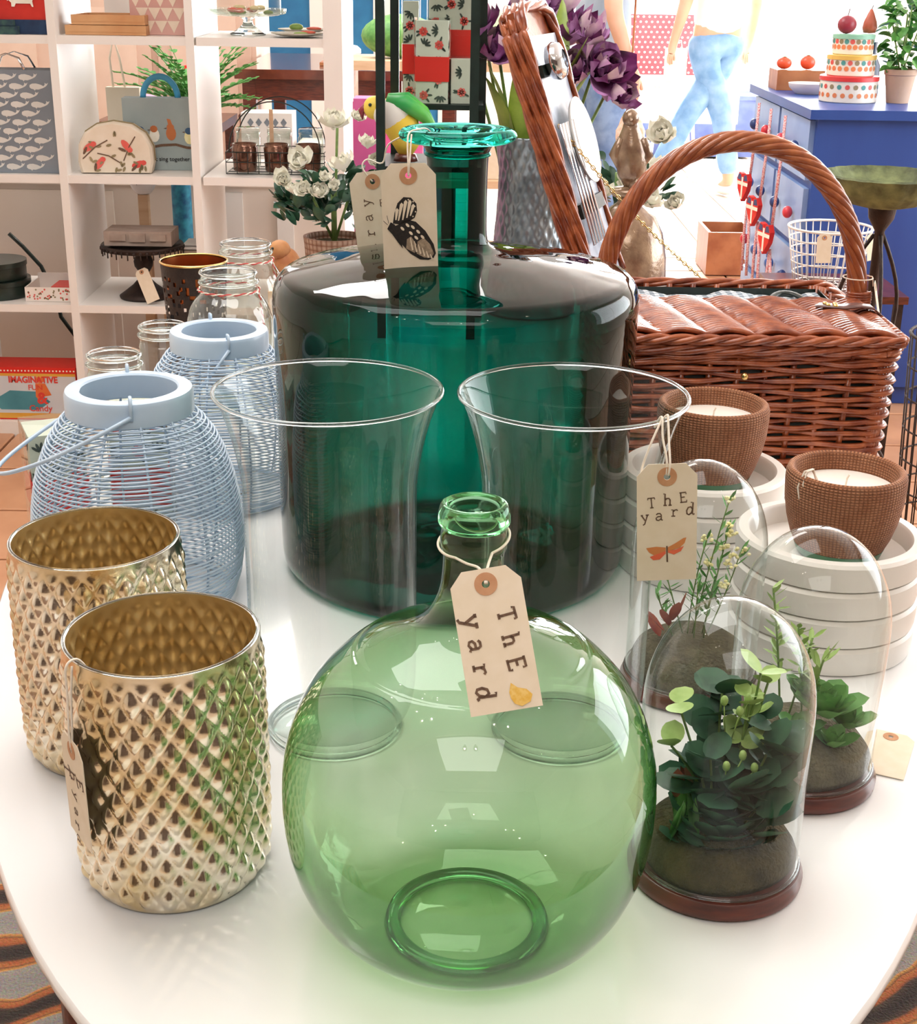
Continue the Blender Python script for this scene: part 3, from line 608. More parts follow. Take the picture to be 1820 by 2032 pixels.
# ---------------------------------------------------------------- preserving jars
def jar(label, x, y, rm, rb, h, twine=False, m=None):
    t = thing('glass_jar', label, 'jar', (x, y, TZ))
    pr = [(0, .006), (rb*.8, .004), (rb*.93, .0), (rb, .012), (rb*1.0, h*.58), (rb*.97, h*.68), (rb*.86, h*.77), (rm*1.05, h*.835), (rm, h*.86), (rm, h*.90), (rm*1.07, h*.912), (rm*1.07, h*.93), (rm*.98, h*.945), (rm*.98, h*.985)]
    part('body', MB().lathe([(max(0, r), z) for r, z in smooth_prof(pr, 3)], 56), clearjar, t, True)
    part('lip', MB().lathe([(rm*.98+.0028*cos(q), h-.003+.0032*sin(q)) for q in [2*pi*i/8 for i in range(9)]], 56), s_clear, t, True)
    part('thread_ring', MB().lathe([(rm*1.05+.0016*cos(q), h*.921+.0022*sin(q)) for q in [2*pi*i/8 for i in range(9)]], 56), s_clear, t, True)
    if twine:
        red = mat('red_twine', '#c23a3a', '#d65a52'); wh = string_m
        for ph, mm in ((0, red), (pi, wh)):
            part('twine', MB().tube([((rm*1.08+.0012*cos(12*q+ph))*cos(q), (rm*1.08+.0012*cos(12*q+ph))*sin(q), h*.865+.0012*sin(12*q+ph)) for q in [2*pi*i/120 for i in range(120)]], .0011, 5, True), mm, t)
            part('twine', MB().tube([(rm*1.1+.012*u+.0012*cos(40*u+ph), -.01-.01*u+.0012*sin(40*u+ph), h*.86-.075*u-.02*u*u) for u in [i/24 for i in range(25)]], .0011, 5), mm, t)
    return t
jar('screw-top glass jar nearest the shelf side, left of the smaller blue lantern', -.482, 1.902, .0365, .046, .188)
jar('screw-top glass jar half hidden behind the smaller blue lantern', -.449, 2.075, .0350, .043, .186)
jb = jar('large glass jar with red and white twine, holding a wooden heart label', -.382, 2.285, .046, .070, .226, True)
ja = jar('large glass jar with red and white twine behind the jar with the heart', -.390, 2.535, .045, .068, .226, True)
jar('low wide glass jar beside the shoulder of the teal bottle', -.272, 2.60, .050, .062, .165)
ht = part('heart_label', MB().poly([(0, -.05), (.022, -.02), (.03, .005), (.022, .022), (.008, .022), (0, .012), (-.008, .022), (-.022, .022), (-.03, .005), (-.022, -.02)], .004), wood_lt)
ht.matrix_world = frame((-.385, 2.262, TZ+.120), (1, .1, 0), (0, .1, 1)); tag(ht, 'small pale wooden heart inside the large twine-tied jar', 'ornament')
# dark punched metal tealight holder
ph = thing('punched_lantern', 'dark bronze punched metal candle holder with a copper inside behind the jars', 'lantern', (-.462, 2.415, TZ))
m = MB(); nu, nv = 60, 30
rr = lambda z: .045+.012*(z/.215)
vs = [(rr(z)*cos(a), rr(z)*sin(a), z) for a in [2*pi*i/nu for i in range(nu)] for z in [.215*k/nv for k in range(nv+1)]]
fs = []
for i in range(nu):
    for k in range(nv):
        if 4 < k < nv-3 and ((i*3+k*5) % 7 == 0 or (i+2*k) % 9 == 0): continue
        j = (i+1) % nu; fs.append((i*(nv+1)+k, j*(nv+1)+k, j*(nv+1)+k+1, i*(nv+1)+k+1))
part('pierced_shell', m.add(vs, fs), dark_iron, ph, True)
part('copper_lining', MB().lathe([(rr(z)-.003, z) for z in (.150, .18, .214)], 48), mat('copper', '#a4562c', '#c47444', rough=.3, metal=.9), ph, True)
part('rim', MB().lathe([(rr(.215)+.0016*cos(q), .215+.002*sin(q)) for q in [2*pi*i/8 for i in range(9)]], 60), brass, ph, True)
# ---------------------------------------------------------------- floral gift boxes on the left edge of the table
def floral_print(W, H, seed, z=.0006):
    """flat printed sprays: leaves (0) and roses (1) on a card face, in local xy"""
    q = random.Random(seed); mb = MB()
    def clip(p): return (max(-W/2, min(W/2, p[0])), max(-H/2, min(H/2, p[1])))
    nx = max(1, int(W/.021)); ny = max(1, int(H/.029))
    for i in range(nx):
        for j in range(ny):
            cx = -W/2+(i+.5)*W/nx+q.uniform(-.003, .003); cy_ = -H/2+(j+.5)*H/ny+q.uniform(-.004, .004)
            if (i+j) % 2 == 0:
                for k in range(7): mb.poly([clip(p) for p in ell(cx+.0048*cos(k*.9), cy_+.0048*sin(k*.9), .0042, .0032, 7, k*.9)], z=z, mi=1)
                for k in range(3): a = q.uniform(0, 6.28); mb.poly([clip(p) for p in ell(cx+.011*cos(a), cy_+.011*sin(a), .006, .002, 7, a)], z=z-.0002, mi=0)
            else:
                a0 = q.uniform(0, 6.28)
                for k in range(5): a = a0+(k-2)*.5; mb.poly([clip(p) for p in ell(cx+.008*cos(a), cy_+.008*sin(a), .0065, .0019, 7, a)], z=z, mi=0)
    return mb
def gift_box(label, x, y, z, w_, d_, h_, rz, group, clear_top=.0, band=True, seed=1):
    t = thing('gift_box', label, 'box', (x, y, z), rz, group)
    part('carton', MB().box((0, 0, h_/2), (w_, d_, h_)), sage, t, False)
    for nm, M, ww in (('front', frame((0, -d_/2-.0004, h_/2), (1, 0, 0), (0, 0, 1)), w_), ('side', frame((-w_/2-.0004, 0, h_/2), (0, -1, 0), (0, 0, 1)), d_), ('side', frame((w_/2+.0004, 0, h_/2), (0, 1, 0), (0, 0, 1)), d_)):
        part('floral_print', floral_print(ww*.98, h_*.98, seed+len(nm)+int(M[0][3]*999)), [black_card, rose_print], t, False, M=M)
    if band: part('red_band', MB().box((0, 0, h_*.42), (w_+.0032, d_+.0032, h_*.30)), red_m, t, False, label='plain red wrap band')
    part('clear_lid', MB().box((0, 0, h_/2+.0032), (w_+.006, d_+.006, h_+.0055)), clear, t, False)
    return t
gift_box('floral gift box with a red band at the left table edge', -.521, 1.715, TZ, .068, .068, .140, 24, 'floral gift boxes by the lanterns', seed=3)
gift_box('floral gift box with a red band standing behind the front blue lantern', -.408, 1.705, TZ, .070, .055, .175, 10, 'floral gift boxes by the lanterns', seed=8)
# ---------------------------------------------------------------- wicker picnic hamper
hm = thing('picnic_hamper', 'brown wicker picnic hamper with an arched handle, one lid shut and one open', 'basket', (.397, 2.075, TZ))
HW, HD, HH = .198, .213, .222
def rrect(hw, hd, r, n=6):
    pts = []
    for cx, cy_, a0 in ((hw-r, -hd+r, -90), (hw-r, hd-r, 0), (-hw+r, hd-r, 90), (-hw+r, -hd+r, 180)):
        for i in range(n+1): a = R(a0+90*i/n); pts.append((cx+r*cos(a), cy_+r*sin(a)))
    return pts
def resample(pts, step):
    out = []; n = len(pts); tot = 0
    for i in range(n):
        a = Vector(pts[i]); b = Vector(pts[(i+1) % n]); L_ = (b-a).length; k = max(1, int(round(L_/step)))
        for j in range(k): out.append((tuple(a+(b-a)*j/k), tot+L_*j/k))
        tot += L_
    return out, tot
nrow = 25
for k in range(nrow):
    z = .006+k*(HH-.022)/(nrow-1); t_ = .945+.055*z/HH
    base, tot = resample(rrect(HW*t_, HD*t_, .022), .0075); ns = round(tot/.148); n = len(base); path = []
    for i, (p, s) in enumerate(base):
        a = Vector(base[i-1][0]); b = Vector(base[(i+1) % n][0]); tg = (b-a).normalized(); nm = Vector((tg.y, -tg.x))
        wv = .0045*sin(2*pi*ns*s/tot/1+(k % 2)*pi); q = Vector(p)+nm*wv; path.append((q.x, q.y, z+.0012*sin(7*s*9+k*1.7)))
    part('willow_rod', MB().tube(path, .0042, 6, True, flat=.92), wicker, hm, True)
base, tot = resample(rrect(HW*.975, HD*.975, .02), .039)
for i, (p, s) in enumerate(base):
    part('stake', MB().tube([(p[0]*.965, p[1]*.965, .0), (p[0]*1.0, p[1]*1.0, HH-.006)], .0048, 6), wicker, hm, True)
part('base_board', MB().box((0, 0, .006), (HW*1.82, HD*1.82, .008)), wicker, hm, False)
part('lining', MB().box((0, -HD*.93, HH/2), (HW*1.80, .002, HH-.02)).box((0, HD*.93, HH/2), (HW*1.80, .002, HH-.02)).box((-HW*.92, 0, HH/2), (.002, HD*1.84, HH-.02)).box((HW*.92, 0, HH/2), (.002, HD*1.84, HH-.02)), black_m, hm, False)
def twist(path, R0, ns, r, turns, m, parent, name='twisted_strand', closed=False):
    P = [Vector(p) for p in path]; n = len(P)
    for s in range(ns):
        out = []; up = Vector((0, 1, 0))
        for i in range(n):
            t = (P[(i+1) % n if closed else min(i+1, n-1)]-P[(i-1) % n if closed else max(i-1, 0)]).normalized()
            x = t.cross(up if abs(t.y) < .95 else Vector((1, 0, 0))).normalized(); y = x.cross(t)
            q = 2*pi*(s/ns+turns*i/(n-1)); out.append(P[i]+x*R0*cos(q)+y*R0*sin(q))
        part(name, MB().tube(out, r, 6, closed), m, parent, True)
# rolled rim borders
bp_, tot = resample(rrect(HW+.002, HD+.002, .022), .010)
twist([(p[0], p[1], HH-.006) for p, s in bp_]+[(bp_[0][0][0], bp_[0][0][1], HH-.006)], .0042, 3, .0045, 11, wicker, hm, 'rim_strand')
bp2, _ = resample(rrect(HW*.985, HD*.985, .022), .012)
twist([(p[0], p[1], HH-.022) for p, s in bp2]+[(bp2[0][0][0], bp2[0][0][1], HH-.022)], .003, 2, .0035, 12, wicker, hm, 'rim_strand')
# shut front lid: rods across with humps where they cross the ribs
ld = part('front_lid', MB().box((0, -HD/2-.006, HH+.006), (HW*1.94, HD*.93, .004)), wicker, hm, False)
nl = 21
for k in range(nl):
    y = -HD+.006+(HD-.018)*k/(nl-1); path = []
    x0 = -HW-.002; nn = 54
    for i in range(nn+1):
        x = x0+2*(HW+.002)*i/nn; u = (x+.010*k*.18)/.064
        h = abs(sin(pi*u)); z = HH+.0115+.0085*h**.8
        e = min(1, (HW+.002-abs(x))/.012); path.append((x, y+.0018*sin(2*pi*u), HH+.009+(z-HH-.009)*e))
    part('lid_rod', MB().tube(path, .0050, 6, flat=.8), wicker, ld, True)
twist([(-HW-.004+2*(HW+.004)*i/60, -HD-.004, HH+.008) for i in range(61)], .004, 3, .0045, 4, wicker, ld, 'edge_strand')
twist([(-HW-.004+2*(HW+.004)*i/60, -.004, HH+.010) for i in range(61)], .004, 3, .0045, 4, wicker, ld, 'edge_strand')
for s in (-1, 1): twist([(s*(HW+.004), -HD-.002+(HD)*i/30, HH+.009) for i in range(31)], .0038, 3, .0042, 5, wicker, ld, 'edge_strand')
# gingham lining showing in the open rear half
vs = []; fs = []; nx, ny = 28, 12
for i in range(nx+1):
    for j in range(ny+1):
        x = -HW*.88+HW*1.76*i/nx; y = .012+(HD*.86)*j/ny
        vs.append((x, y, HH-.020+.004*sin(x*41)+.010*sin(pi*j/ny)+.003*sin(x*90+y*60)))
for i in range(nx):
    for j in range(ny): a = i*(ny+1)+j; fs.append((a, a+ny+1, a+ny+2, a+1))
part('gingham_lining', MB().add(vs, fs), gingham_m, hm, True, label='grey and white gingham lining')
part('inner_strap', MB().tube([(.118+.03*cos(a), .10+.05*sin(a), HH-.018+.012*sin(a)) for a in [2*pi*i/24 for i in range(24)]], .0065, 6, True, flat=.5), black_m, hm, True, label='black webbing strap')
# brass latch peg and leather hinge strap
part('latch_peg', MB().ball((-.012, -HD-.012, HH-.040), .0055, 12, 8).tube([(-.012, -HD-.004, HH-.040), (-.012, -HD-.012, HH-.040)], .003, 8), brass, hm, True)
vs = []; fs = []; sp = [(.112, HH+.0225, .004), (.120, HH+.0245, .011), (.150, HH+.0235, .013), (.172, HH+.0265, .013), (.190, HH+.0245, .013), (.203, HH+.014, .012), (.2085, HH-.004, .011), (.2085, HH-.025, .010), (.207, HH-.045, .009)]
for x, z, hw in sp: vs += [(x, -.085-hw+(.203-x)*.1, z), (x, -.085+hw+(.203-x)*.1, z)]
fs = [(2*i, 2*i+2, 2*i+3, 2*i+1) for i in range(len(sp)-1)]
st = part('leather_strap', MB().add(vs, fs), leather, hm, True); md = st.modifiers.new('thickness', 'SOLIDIFY'); md.thickness = .0025; md.offset = 1
for p in ((.128, -.082, HH+.0275), (.126, -.072, HH+.0275), (.138, -.086, HH+.027), (.140, -.073, HH+.027)): part('stud', MB().ball(p, (.004, .004, .0028), 10, 6), brass, st, True)
# handle
hp = []
for i in range(65):
    a = pi*i/64; hp.append((-.190*cos(a), -.004, HH-.01+.255*sin(a)**.86 if 0 < i < 64 else HH-.06))
hp = [(-.192, -.004, .03), (-.192, -.004, .10)]+hp[1:-1]+[(.192, -.004, .10), (.192, -.004, .03)]
hd_ = part('handle', MB().tube(hp, .0085, 8), wicker_lt, hm, True)
twist(hp, .0095, 8, .0058, 3.3, wicker_lt, hd_, 'twisted_strand')
part('foot_binding', MB().tube([(.192+.0165*cos(q), -.004+.0165*sin(q), HH+.012+.0006*q) for q in [2*pi*i/16 for i in range(80)]], .003, 5), wicker, hd_, True)
# open rear lid, hinged at the left, held by a chain
Hh = Vector((-.203, .018, HH+.004)); a_ = Vector((.30, .954, 0)).normalized(); up_ = Vector((-.150, -.02, .40))
LMx = frame(Hh, a_, up_); LL = .435; LW = .185
lid = part('open_lid', MB().box((LW/2, LL/2, 0), (LW*.96, LL*.97, .010)), wicker, hm, False, M=LMx)
for k in range(34):
    v = .010+k*(LL-.02)/33
    path = [(LW*i/24, v+.0008*sin(i+k), -.0105-.0045*abs(sin(pi*(i/24*4+k*.06)))) for i in range(25)]
    part('lid_rod', MB().tube(path, .0052, 6, flat=.8), wicker, lid, True)
bord = [(0, .0), (0, LL*.5), (0, LL-.04), (.012, LL-.012), (.04, LL), (LW-.04, LL), (LW-.012, LL-.012), (LW, LL-.04), (LW, LL*.5), (LW, 0)]
bp3, _ = resample(bord, .012)
for zz in (-.012, .0, .012): twist([(p[0], p[1], zz) for p, s in bp3[:-int(LW/.012)]], .0042, 3, .0052, 5, wicker, lid, 'edge_strand')
part('lid_lining', MB().box((LW/2, LL*.47, .010), (LW*.86, LL*.86, .008)), mat('silver_grey_lining', '#8f98a8', '#c3cad6', rough=.3, scale=30, metal=.4), lid, False)
part('cutlery_strap', MB().box((LW/2, LL*.30, .018), (LW*.8, .022, .005)).box((LW/2, LL*.78, .018), (LW*.8, .018, .005)), black_m, lid, False)
for i in range(5): part('cutlery', MB().tube([(.022+.018*i, LL*.18, .024), (.022+.018*i, LL*.45, .024), (.022+.018*i, LL*.60, .024)], [.0055, .003, .0085], 8, flat=.5), chrome, lid, True)
part('plate', MB().lathe([(0, .02), (.045, .021), (.062, .026), (.066, .031), (.062, .029), (.045, .0235), (0, .0225)], 36, c=(LW*.62, LL*.52, 0)), white_p, lid, True)
part('glass_holder', MB().lathe([(.014, .02), (.024, .024), (.028, .034), (.024, .044), (.014, .048)], 24, c=(.055, LL*.80, 0)), chrome, lid, True)
c0 = LMx @ Vector((.03, LL*.60, .018)); c1 = Vector((-.01, HD-.012, HH+.006))
ch = part('chain', MB().tube([c0+(c1-c0)*i/10-Vector((0, 0, .012*sin(pi*i/10))) for i in range(11)], .0007, 4), brass, hm, True)
for i in range(46):
    u = (i+.5)/46; p = c0+(c1-c0)*u-Vector((0, 0, .012*sin(pi*u))); d = (c1-c0).normalized(); x = d.orthogonal().normalized(); x = Matrix.Rotation(pi/2*(i % 2)+.4, 3, d) @ x
    part('chain_link', MB().tube([p+d*.0048*cos(q)+x*.0028*sin(q) for q in [2*pi*k/10 for k in range(10)]], .0009, 4, True), brass, ch, True)
# ---------------------------------------------------------------- price tags
def art_none(t, tx, k, hw): pass
def art_dj(t, tx, k, hw):
    for ch_, x, y in (('T', .0105, -.0225), ('h', .0110, -.0395), ('E', .0115, -.0555)): letter(tx, ch_, x, y, .0112, -84, .16)
    for ch_, x, y, h in (('y', -.0125, -.0235, .0128), ('a', -.0120, -.0395, .0115), ('r', -.0115, -.0560, .0110), ('d', -.0115, -.0715, .0125)): letter(tx, ch_, x, y, h, -88, .16, z=.0006)
    part('yellow_print', MB().poly([(.0035, -.0735), (.0055, -.0675), (.0095, -.0712), (.0150, -.0730), (.0185, -.0770), (.0165, -.0815), (.0105, -.0838), (.0060, -.0815), (.0040, -.0775)], z=.0007), mat('yellow_stamp', '#e9b64a', '#f2cd77', rough=.8, scale=300), t, False)
price_tag('manila tag lettered sideways, tied round the neck of the green demijohn', (.0190, .862, TZ+.3125), (cos(R(10)), .05, sin(R(10))), (-.19, .50, .80), art_dj, strings=[
    [(.011+.0250*cos(a), .912+.0250*sin(a), TZ+.3245+.004*sin(a)+.004*cos(a)) for a in [R(-60+300*i/20) for i in range(21)]],
    [(.011+.0250*cos(R(-60)), .912+.0250*sin(R(-60)), TZ+.3230), (.021, .879, TZ+.3205), (.0195, .870, TZ+.3175), (.0195, .8615, TZ+.3130)],
    [(.011+.0250*cos(R(240)), .912+.0250*sin(R(240)), TZ+.3190), (.006, .881, TZ+.3190), (.014, .874, TZ+.3190), (.0180, .866, TZ+.3155), (.0185, .8615, TZ+.3130)]])
def art_hur(t, tx, k, hw):
    for ch_, x, y, h in (('T', -.013, -.0225, .0085), ('h', .0005, -.0200, .0100), ('E', .0135, -.0185, .0085), ('y', -.0185, -.0345, .0090), ('a', -.0065, -.0335, .0090), ('r', .0065, -.0305, .0085), ('d', .0195, -.0285, .0105)): letter(tx, ch_, x, y, h, 5 if ch_ in 'TyE' else 0)
    o = mat('orange_wing_print', '#c8743c', '#d98a50', rough=.8); r_ = mat('red_wing_print', '#de5a3a', '#ea6f4c', rough=.8)
    part('dragonfly_print', MB().poly([(-.001, -.0625), (-.009, -.0615), (-.0175, -.0625), (-.0150, -.0665), (-.011, -.069), (-.001, -.066)], z=.0006, mi=0).poly([(.0005, -.0625), (.007, -.059), (.014, -.0545), (.0165, -.054), (.0150, -.059), (.011, -.063), (.001, -.066)], z=.0006, mi=0)
         .poly([(-.001, -.0655), (-.008, -.068), (-.0145, -.0705), (-.0115, -.0735), (-.006, -.073), (-.001, -.068)], z=.0007, mi=1).poly([(.001, -.0655), (.008, -.0645), (.0145, -.0615), (.012, -.066), (.006, -.069), (.001, -.067)], z=.0007, mi=1)
         .stroke([(0, -.061), (.0002, -.068), (.0004, -.0755)], .0013, .0009, mi=2), [o, r_, ink], t, False)
hx, hy, hz = .1735, 1.108, TZ+.3025
price_tag('manila tag with a red dragonfly stamp, hanging from the right hurricane vase', (hx, hy, hz), (1, .0, .055), (.085, .06, .99), art_hur, W=.0505, Ln=.103, strings=[
    [(hx+.001, hy, hz+.001), (hx+.0015, hy-.001, hz+.012), (hx+.001, hy+.010, hz+.028), (hx+.001, hy+.022, hz+.042), (.1740, 1.1355, TZ+.3475), (.168, 1.145, TZ+.335)],
    [(hx-.001, hy, hz+.001), (hx-.001, hy+.002, hz+.014), (hx-.004, hy+.012, hz+.030), (.1690, 1.1305, TZ+.3475), (.165, 1.140, TZ+.335)],
    [(.170, 1.1315, TZ+.3465), (hx-.014, hy+.01, hz+.025), (hx-.0205, hy+.006, hz+.005), (hx-.021, hy+.003, hz-.008)]])
def art_fly(t, tx, k, hw):
    m = MB(); dk, cr_, gr = 0, 1, 2
    def P_(pts, z, mi): m.poly([((x-.5)*.046*k+.001, (y-.5)*.058*k-.0455*k) for x, y in pts], z=z, mi=mi)
    up = [(.16, .58), (.20, .74), (.26, .88), (.38, .97), (.52, .96), (.62, .87), (.63, .76), (.58, .66), (.46, .60), (.30, .56)]
    lo = [(.12, .52), (.26, .56), (.42, .64), (.60, .60), (.78, .46), (.93, .26), (.97, .12), (.92, .05), (.82, .02), (.66, .03), (.48, .12), (.30, .28), (.16, .42)]
    P_(up, .0006, 0); P_(lo, .0006, 0)
    P_([(.60, .12), (.74, .06), (.88, .05), (.93, .12), (.86, .26), (.74, .36), (.62, .30)], .0007, 2); P_([(.40, .20), (.56, .13), (.60, .26), (.50, .38), (.42, .34)], .0007, 2)
    for a, b in (((.27, .62), (.34, .86)), ((.35, .63), (.42, .90)), ((.43, .66), (.50, .90)), ((.22, .63), (.25, .78)), ((.50, .69), (.56, .84))):
        dx, dy = b[0]-a[0], b[1]-a[1]; P_([(a[0]-.012, a[1]), (a[0]+.012, a[1]), (b[0]+.034, b[1]), (b[0], b[1]+.03), (b[0]-.034, b[1])], .0008, 1)
    for cx, cy_ in ((.44, .55), (.54, .52), (.64, .45), (.72, .37), (.34, .50), (.50, .43), (.60, .36)):
        P_(ell(cx, cy_, .042, .022, 10, -.6), .0008, 1)
    for i in range(6): cx = .48+.075*i; P_([(cx, .36-.05*i), (cx+.012, .36-.05*i), (cx+.06, .18-.03*i), (cx+.03, .17-.03*i)], .0008, 1)
    for cx, cy_ in ((.56, .90), (.59, .83), (.60, .75), (.55, .68), (.47, .93)): P_(ell(cx, cy_, .014, .012, 8), .0009, 1)
    P_([(.05, .50), (.12, .60), (.20, .56), (.22, .48), (.30, .34), (.34, .20), (.26, .28), (.14, .42)], .0009, 0)
    m.stroke([((.10-.5)*.046*k, (.58-.5)*.058*k-.0455*k), ((.07-.5)*.046*k, (.70-.5)*.058*k-.0455*k)], .0005, .0008, mi=0).stroke([((.08-.5)*.046*k, (.56-.5)*.058*k-.0455*k), ((.0-.5)*.046*k, (.62-.5)*.058*k-.0455*k)], .0005, .0008, mi=0)
    part('butterfly_print', m, [ink_blk, card, mat('grey_stamp_wash', '#8d7a66', '#b39d84', rough=.8, scale=300)], t, False)
fx, fy, fz = -.0600, 1.560, TZ+.4830
price_tag('manila tag with a black butterfly stamp, hanging from the lip of the teal bottle', (fx, fy, fz), (1, -.02, .035), (.030, .03, 1), art_fly, W=.0600, Ln=.124, strings=[
    [(fx, fy, fz), (fx, fy-.001, fz+.012), (fx-.001, fy+.006, fz+.034), (fx+.001, fy+.014, fz+.0440), (fx+.010, fy+.022, fz+.0465), (fx+.020, fy+.036, fz+.0450), (fx+.030, fy+.044, fz+.032)],
    [(fx+.0005, fy, fz-.001), (fx+.0015, fy-.001, fz+.014), (fx+.0025, fy+.007, fz+.032), (fx+.003, fy+.013, fz+.042)]])
def art_side(t, tx, k, hw):
    for ch_, x, y in (('T', -.016, -.024), ('h', -.002, -.024), ('E', .012, -.024)): letter(tx, ch_, x, y, .0125, -80)
    for ch_, x, y in (('y', -.002, -.042), ('a', -.003, -.057), ('r', -.004, -.070), ('d', -.004, -.082)): letter(tx, ch_, x, y, .0100, -90)
gx, gy, gz = -.2890, .9245, TZ+.142
price_tag('manila tag seen edge-on, hanging down the side of the nearest hobnail vase', (gx, gy, gz), (.55, -.80, 0), (-.05, .05, 1), art_side, W=.046, Ln=.090, strings=[
    [(gx, gy, gz), (gx-.0005, gy-.001, gz+.015), (gx+.000, gy+.002, gz+.045), (gx+.001, gy+.002, gz+.069), (gx+.008, gy+.008, gz+.073), (gx+.014, gy+.013, gz+.062)],
    [(gx+.0005, gy, gz-.001), (gx+.0015, gy, gz+.015), (gx+.003, gy+.001, gz+.045), (gx+.005, gy+.004, gz+.069)]])
def art_back(t, tx, k, hw):
    for ch_, x, y in (('d', -.011, -.078), ('r', -.011, -.060), ('a', -.011, -.042), ('y', -.011, -.024), ('E', .012, -.066), ('h', .012, -.046), ('T', .012, -.026)): letter(tx, ch_, x, y, .0115, 90, .10)
qx, qy, qz = -.1090, 1.72, TZ+.4530
price_tag('manila tag with faint lettering partly hidden behind the butterfly tag', (qx, qy, qz), (1, .05, .12), (-.06, .03, 1), art_back, W=.056, Ln=.108, strings=[
    [(qx, qy, qz), (qx-.012, qy, qz+.016), (qx-.006, qy, qz+.026), (qx+.012, qy, qz+.022), (qx+.02, qy-.01, qz+.045), (-.060, 1.667, TZ+.517)]])
t = price_tag('blank manila tag lying flat on the table behind the succulent cloche', (.425, 1.205, TZ+.0012), (.9, -.4, 0), (.4, .9, .0), art_none, W=.045, Ln=.085)
# ---------------------------------------------------------------- things at the far end of the table
robin = thing('bird_figurine', 'small orange and brown wooden robin figurine beside the jars', 'figurine', (-.350, 2.80, TZ+.085))
part('body', MB().ball((0, 0, .045), (.030, .032, .045), 20, 14, fn=lambda u: 1-.18*max(0, u[2])).ball((-.012, -.008, .078), (.022, .022, .020), 16, 10), mat('robin_paint', '#a8653a', '#cf9660', rough=.6, scale=22), robin, True)
part('beak', MB().tube([(-.033, -.016, .078), (-.044, -.018, .076)], [.003, .0008], 6), black_m, robin, True)
part('eye', MB().ball((-.024, -.026, .084), .003, 8, 6), black_m, robin, True)
rp = thing('display_block', 'pale block under the robin figurine', 'block', (-.350, 2.80, TZ)); part('block', MB().box((0, 0, .0425), (.07, .07, .085)), wood_lt, rp, False)
def petal_mesh(m, L, W, cup=.5, frill=0, curl=.3):
    vs = []; fs = []; nl, nw = 7, 6
    for i in range(nl+1):
        t = i/nl; wd = W/2*(sin(pi*(t*.82+.09))**.6)
        for j in range(nw+1):
            s = (j/nw-.5)*2; fr = frill*sin(9*s+5*t+L*400)*(t**2+abs(s)**3*.7)
            vs.append((L*t*(1-curl*t*.3), wd*s, cup*W*.5*(s*s)+curl*L*t*t+fr))
    for i in range(nl):
        for j in range(nw): a = i*(nw+1)+j; fs.append((a, a+nw+1, a+nw+2, a+1))
    return mesh('petal', MB().add(vs, fs), m, True)
def bloom(parent, c, R0, pm, n, az0=0, tilt=(0, 0), open_=1.0, base=.05):
    core = part('bloom', MB().ball((0, 0, 0), R0*.16, 8, 6), pm[0].materials[0], parent, True)
    core.matrix_local = Matrix.Translation(c) @ Matrix.Rotation(R(tilt[0]), 4, 'X') @ Matrix.Rotation(R(tilt[1]), 4, 'Y')
    for i in range(n):
        u = i/n; o = part('petal', pm[i % len(pm)], None, core); s = R0/base*(.55+.5*u)*rnd.uniform(.9, 1.1)
        o.matrix_local = Matrix.Rotation(R(az0+i*137.5), 4, 'Z') @ Matrix.Rotation(R(-(82-62*u*open_)), 4, 'Y') @ Matrix.Translation((R0*.05, 0, 0)) @ Matrix.Diagonal((s, s, s, 1))
# potted cream roses
rp = thing('potted_roses', 'potted cream rose plant with dark leaves in a woven pot left of the teal bottle', 'plant', (-.272, 3.00, TZ))
part('pot', MB().lathe([(0, 0), (.052, 0), (.056, .01), (.064, .14), (.066, .155), (.060, .155), (.058, .14), (0, .135)], 40), woven('wicker_pot', '#a88672', '#c4a48e', 18, pi/.012), rp)
part('soil', MB().lathe([(0, .142), (.056, .140)], 24), moss, rp)
pw = [petal_mesh(petal_w, .030, .032, .5, .001, .35)]
rnd = random.Random(11)
part('stem_bundle', MB().tube([(0, 0, .14), (0, 0, .26)], .006, 6).tube([(0, 0, .14), (.05, 0, .29)], .003, 5).tube([(0, 0, .14), (-.06, 0, .27)], .003, 5).tube([(0, 0, .14), (.01, .0, .38)], .003, 5), stem_m, rp, True)
for i in range(230):
    a = rnd.uniform(0, 2*pi); q = rnd.uniform(.15, 1); el = rnd.uniform(-.35, 1.1); rr_ = .115*q**.5
    p = (rr_*cos(a)*cos(el)*1.05, rr_*sin(a)*cos(el)*.8, .205+.10*sin(el)*q+rnd.uniform(-.01, .02))
    lf(rp, 'glossy', p, math.degrees(a)+rnd.uniform(-50, 50), rnd.uniform(-20, 60), rnd.uniform(.8, 1.25), rnd.uniform(-40, 40))
for i, (x, y, z, s) in enumerate(((.008, -.05, .385, .034), (-.055, -.07, .315, .030), (.030, -.075, .305, .030), (-.10, -.03, .272, .023), (-.075, -.06, .255, .02), (-.025, -.085, .255, .025), (-.05, -.085, .262, .02), (.075, -.03, .345, .022), (.095, -.02, .310, .022), (.10, 0, .275, .022), (-.01, -.08, .285, .016), (.012, -.085, .27, .014), (.055, 0, .395, .018))):
    bloom(rp, (x, y-.015, z), s, pw, 14, i*40, (rnd.uniform(10, 55), rnd.uniform(-25, 25)), open_=1.35, base=.026)
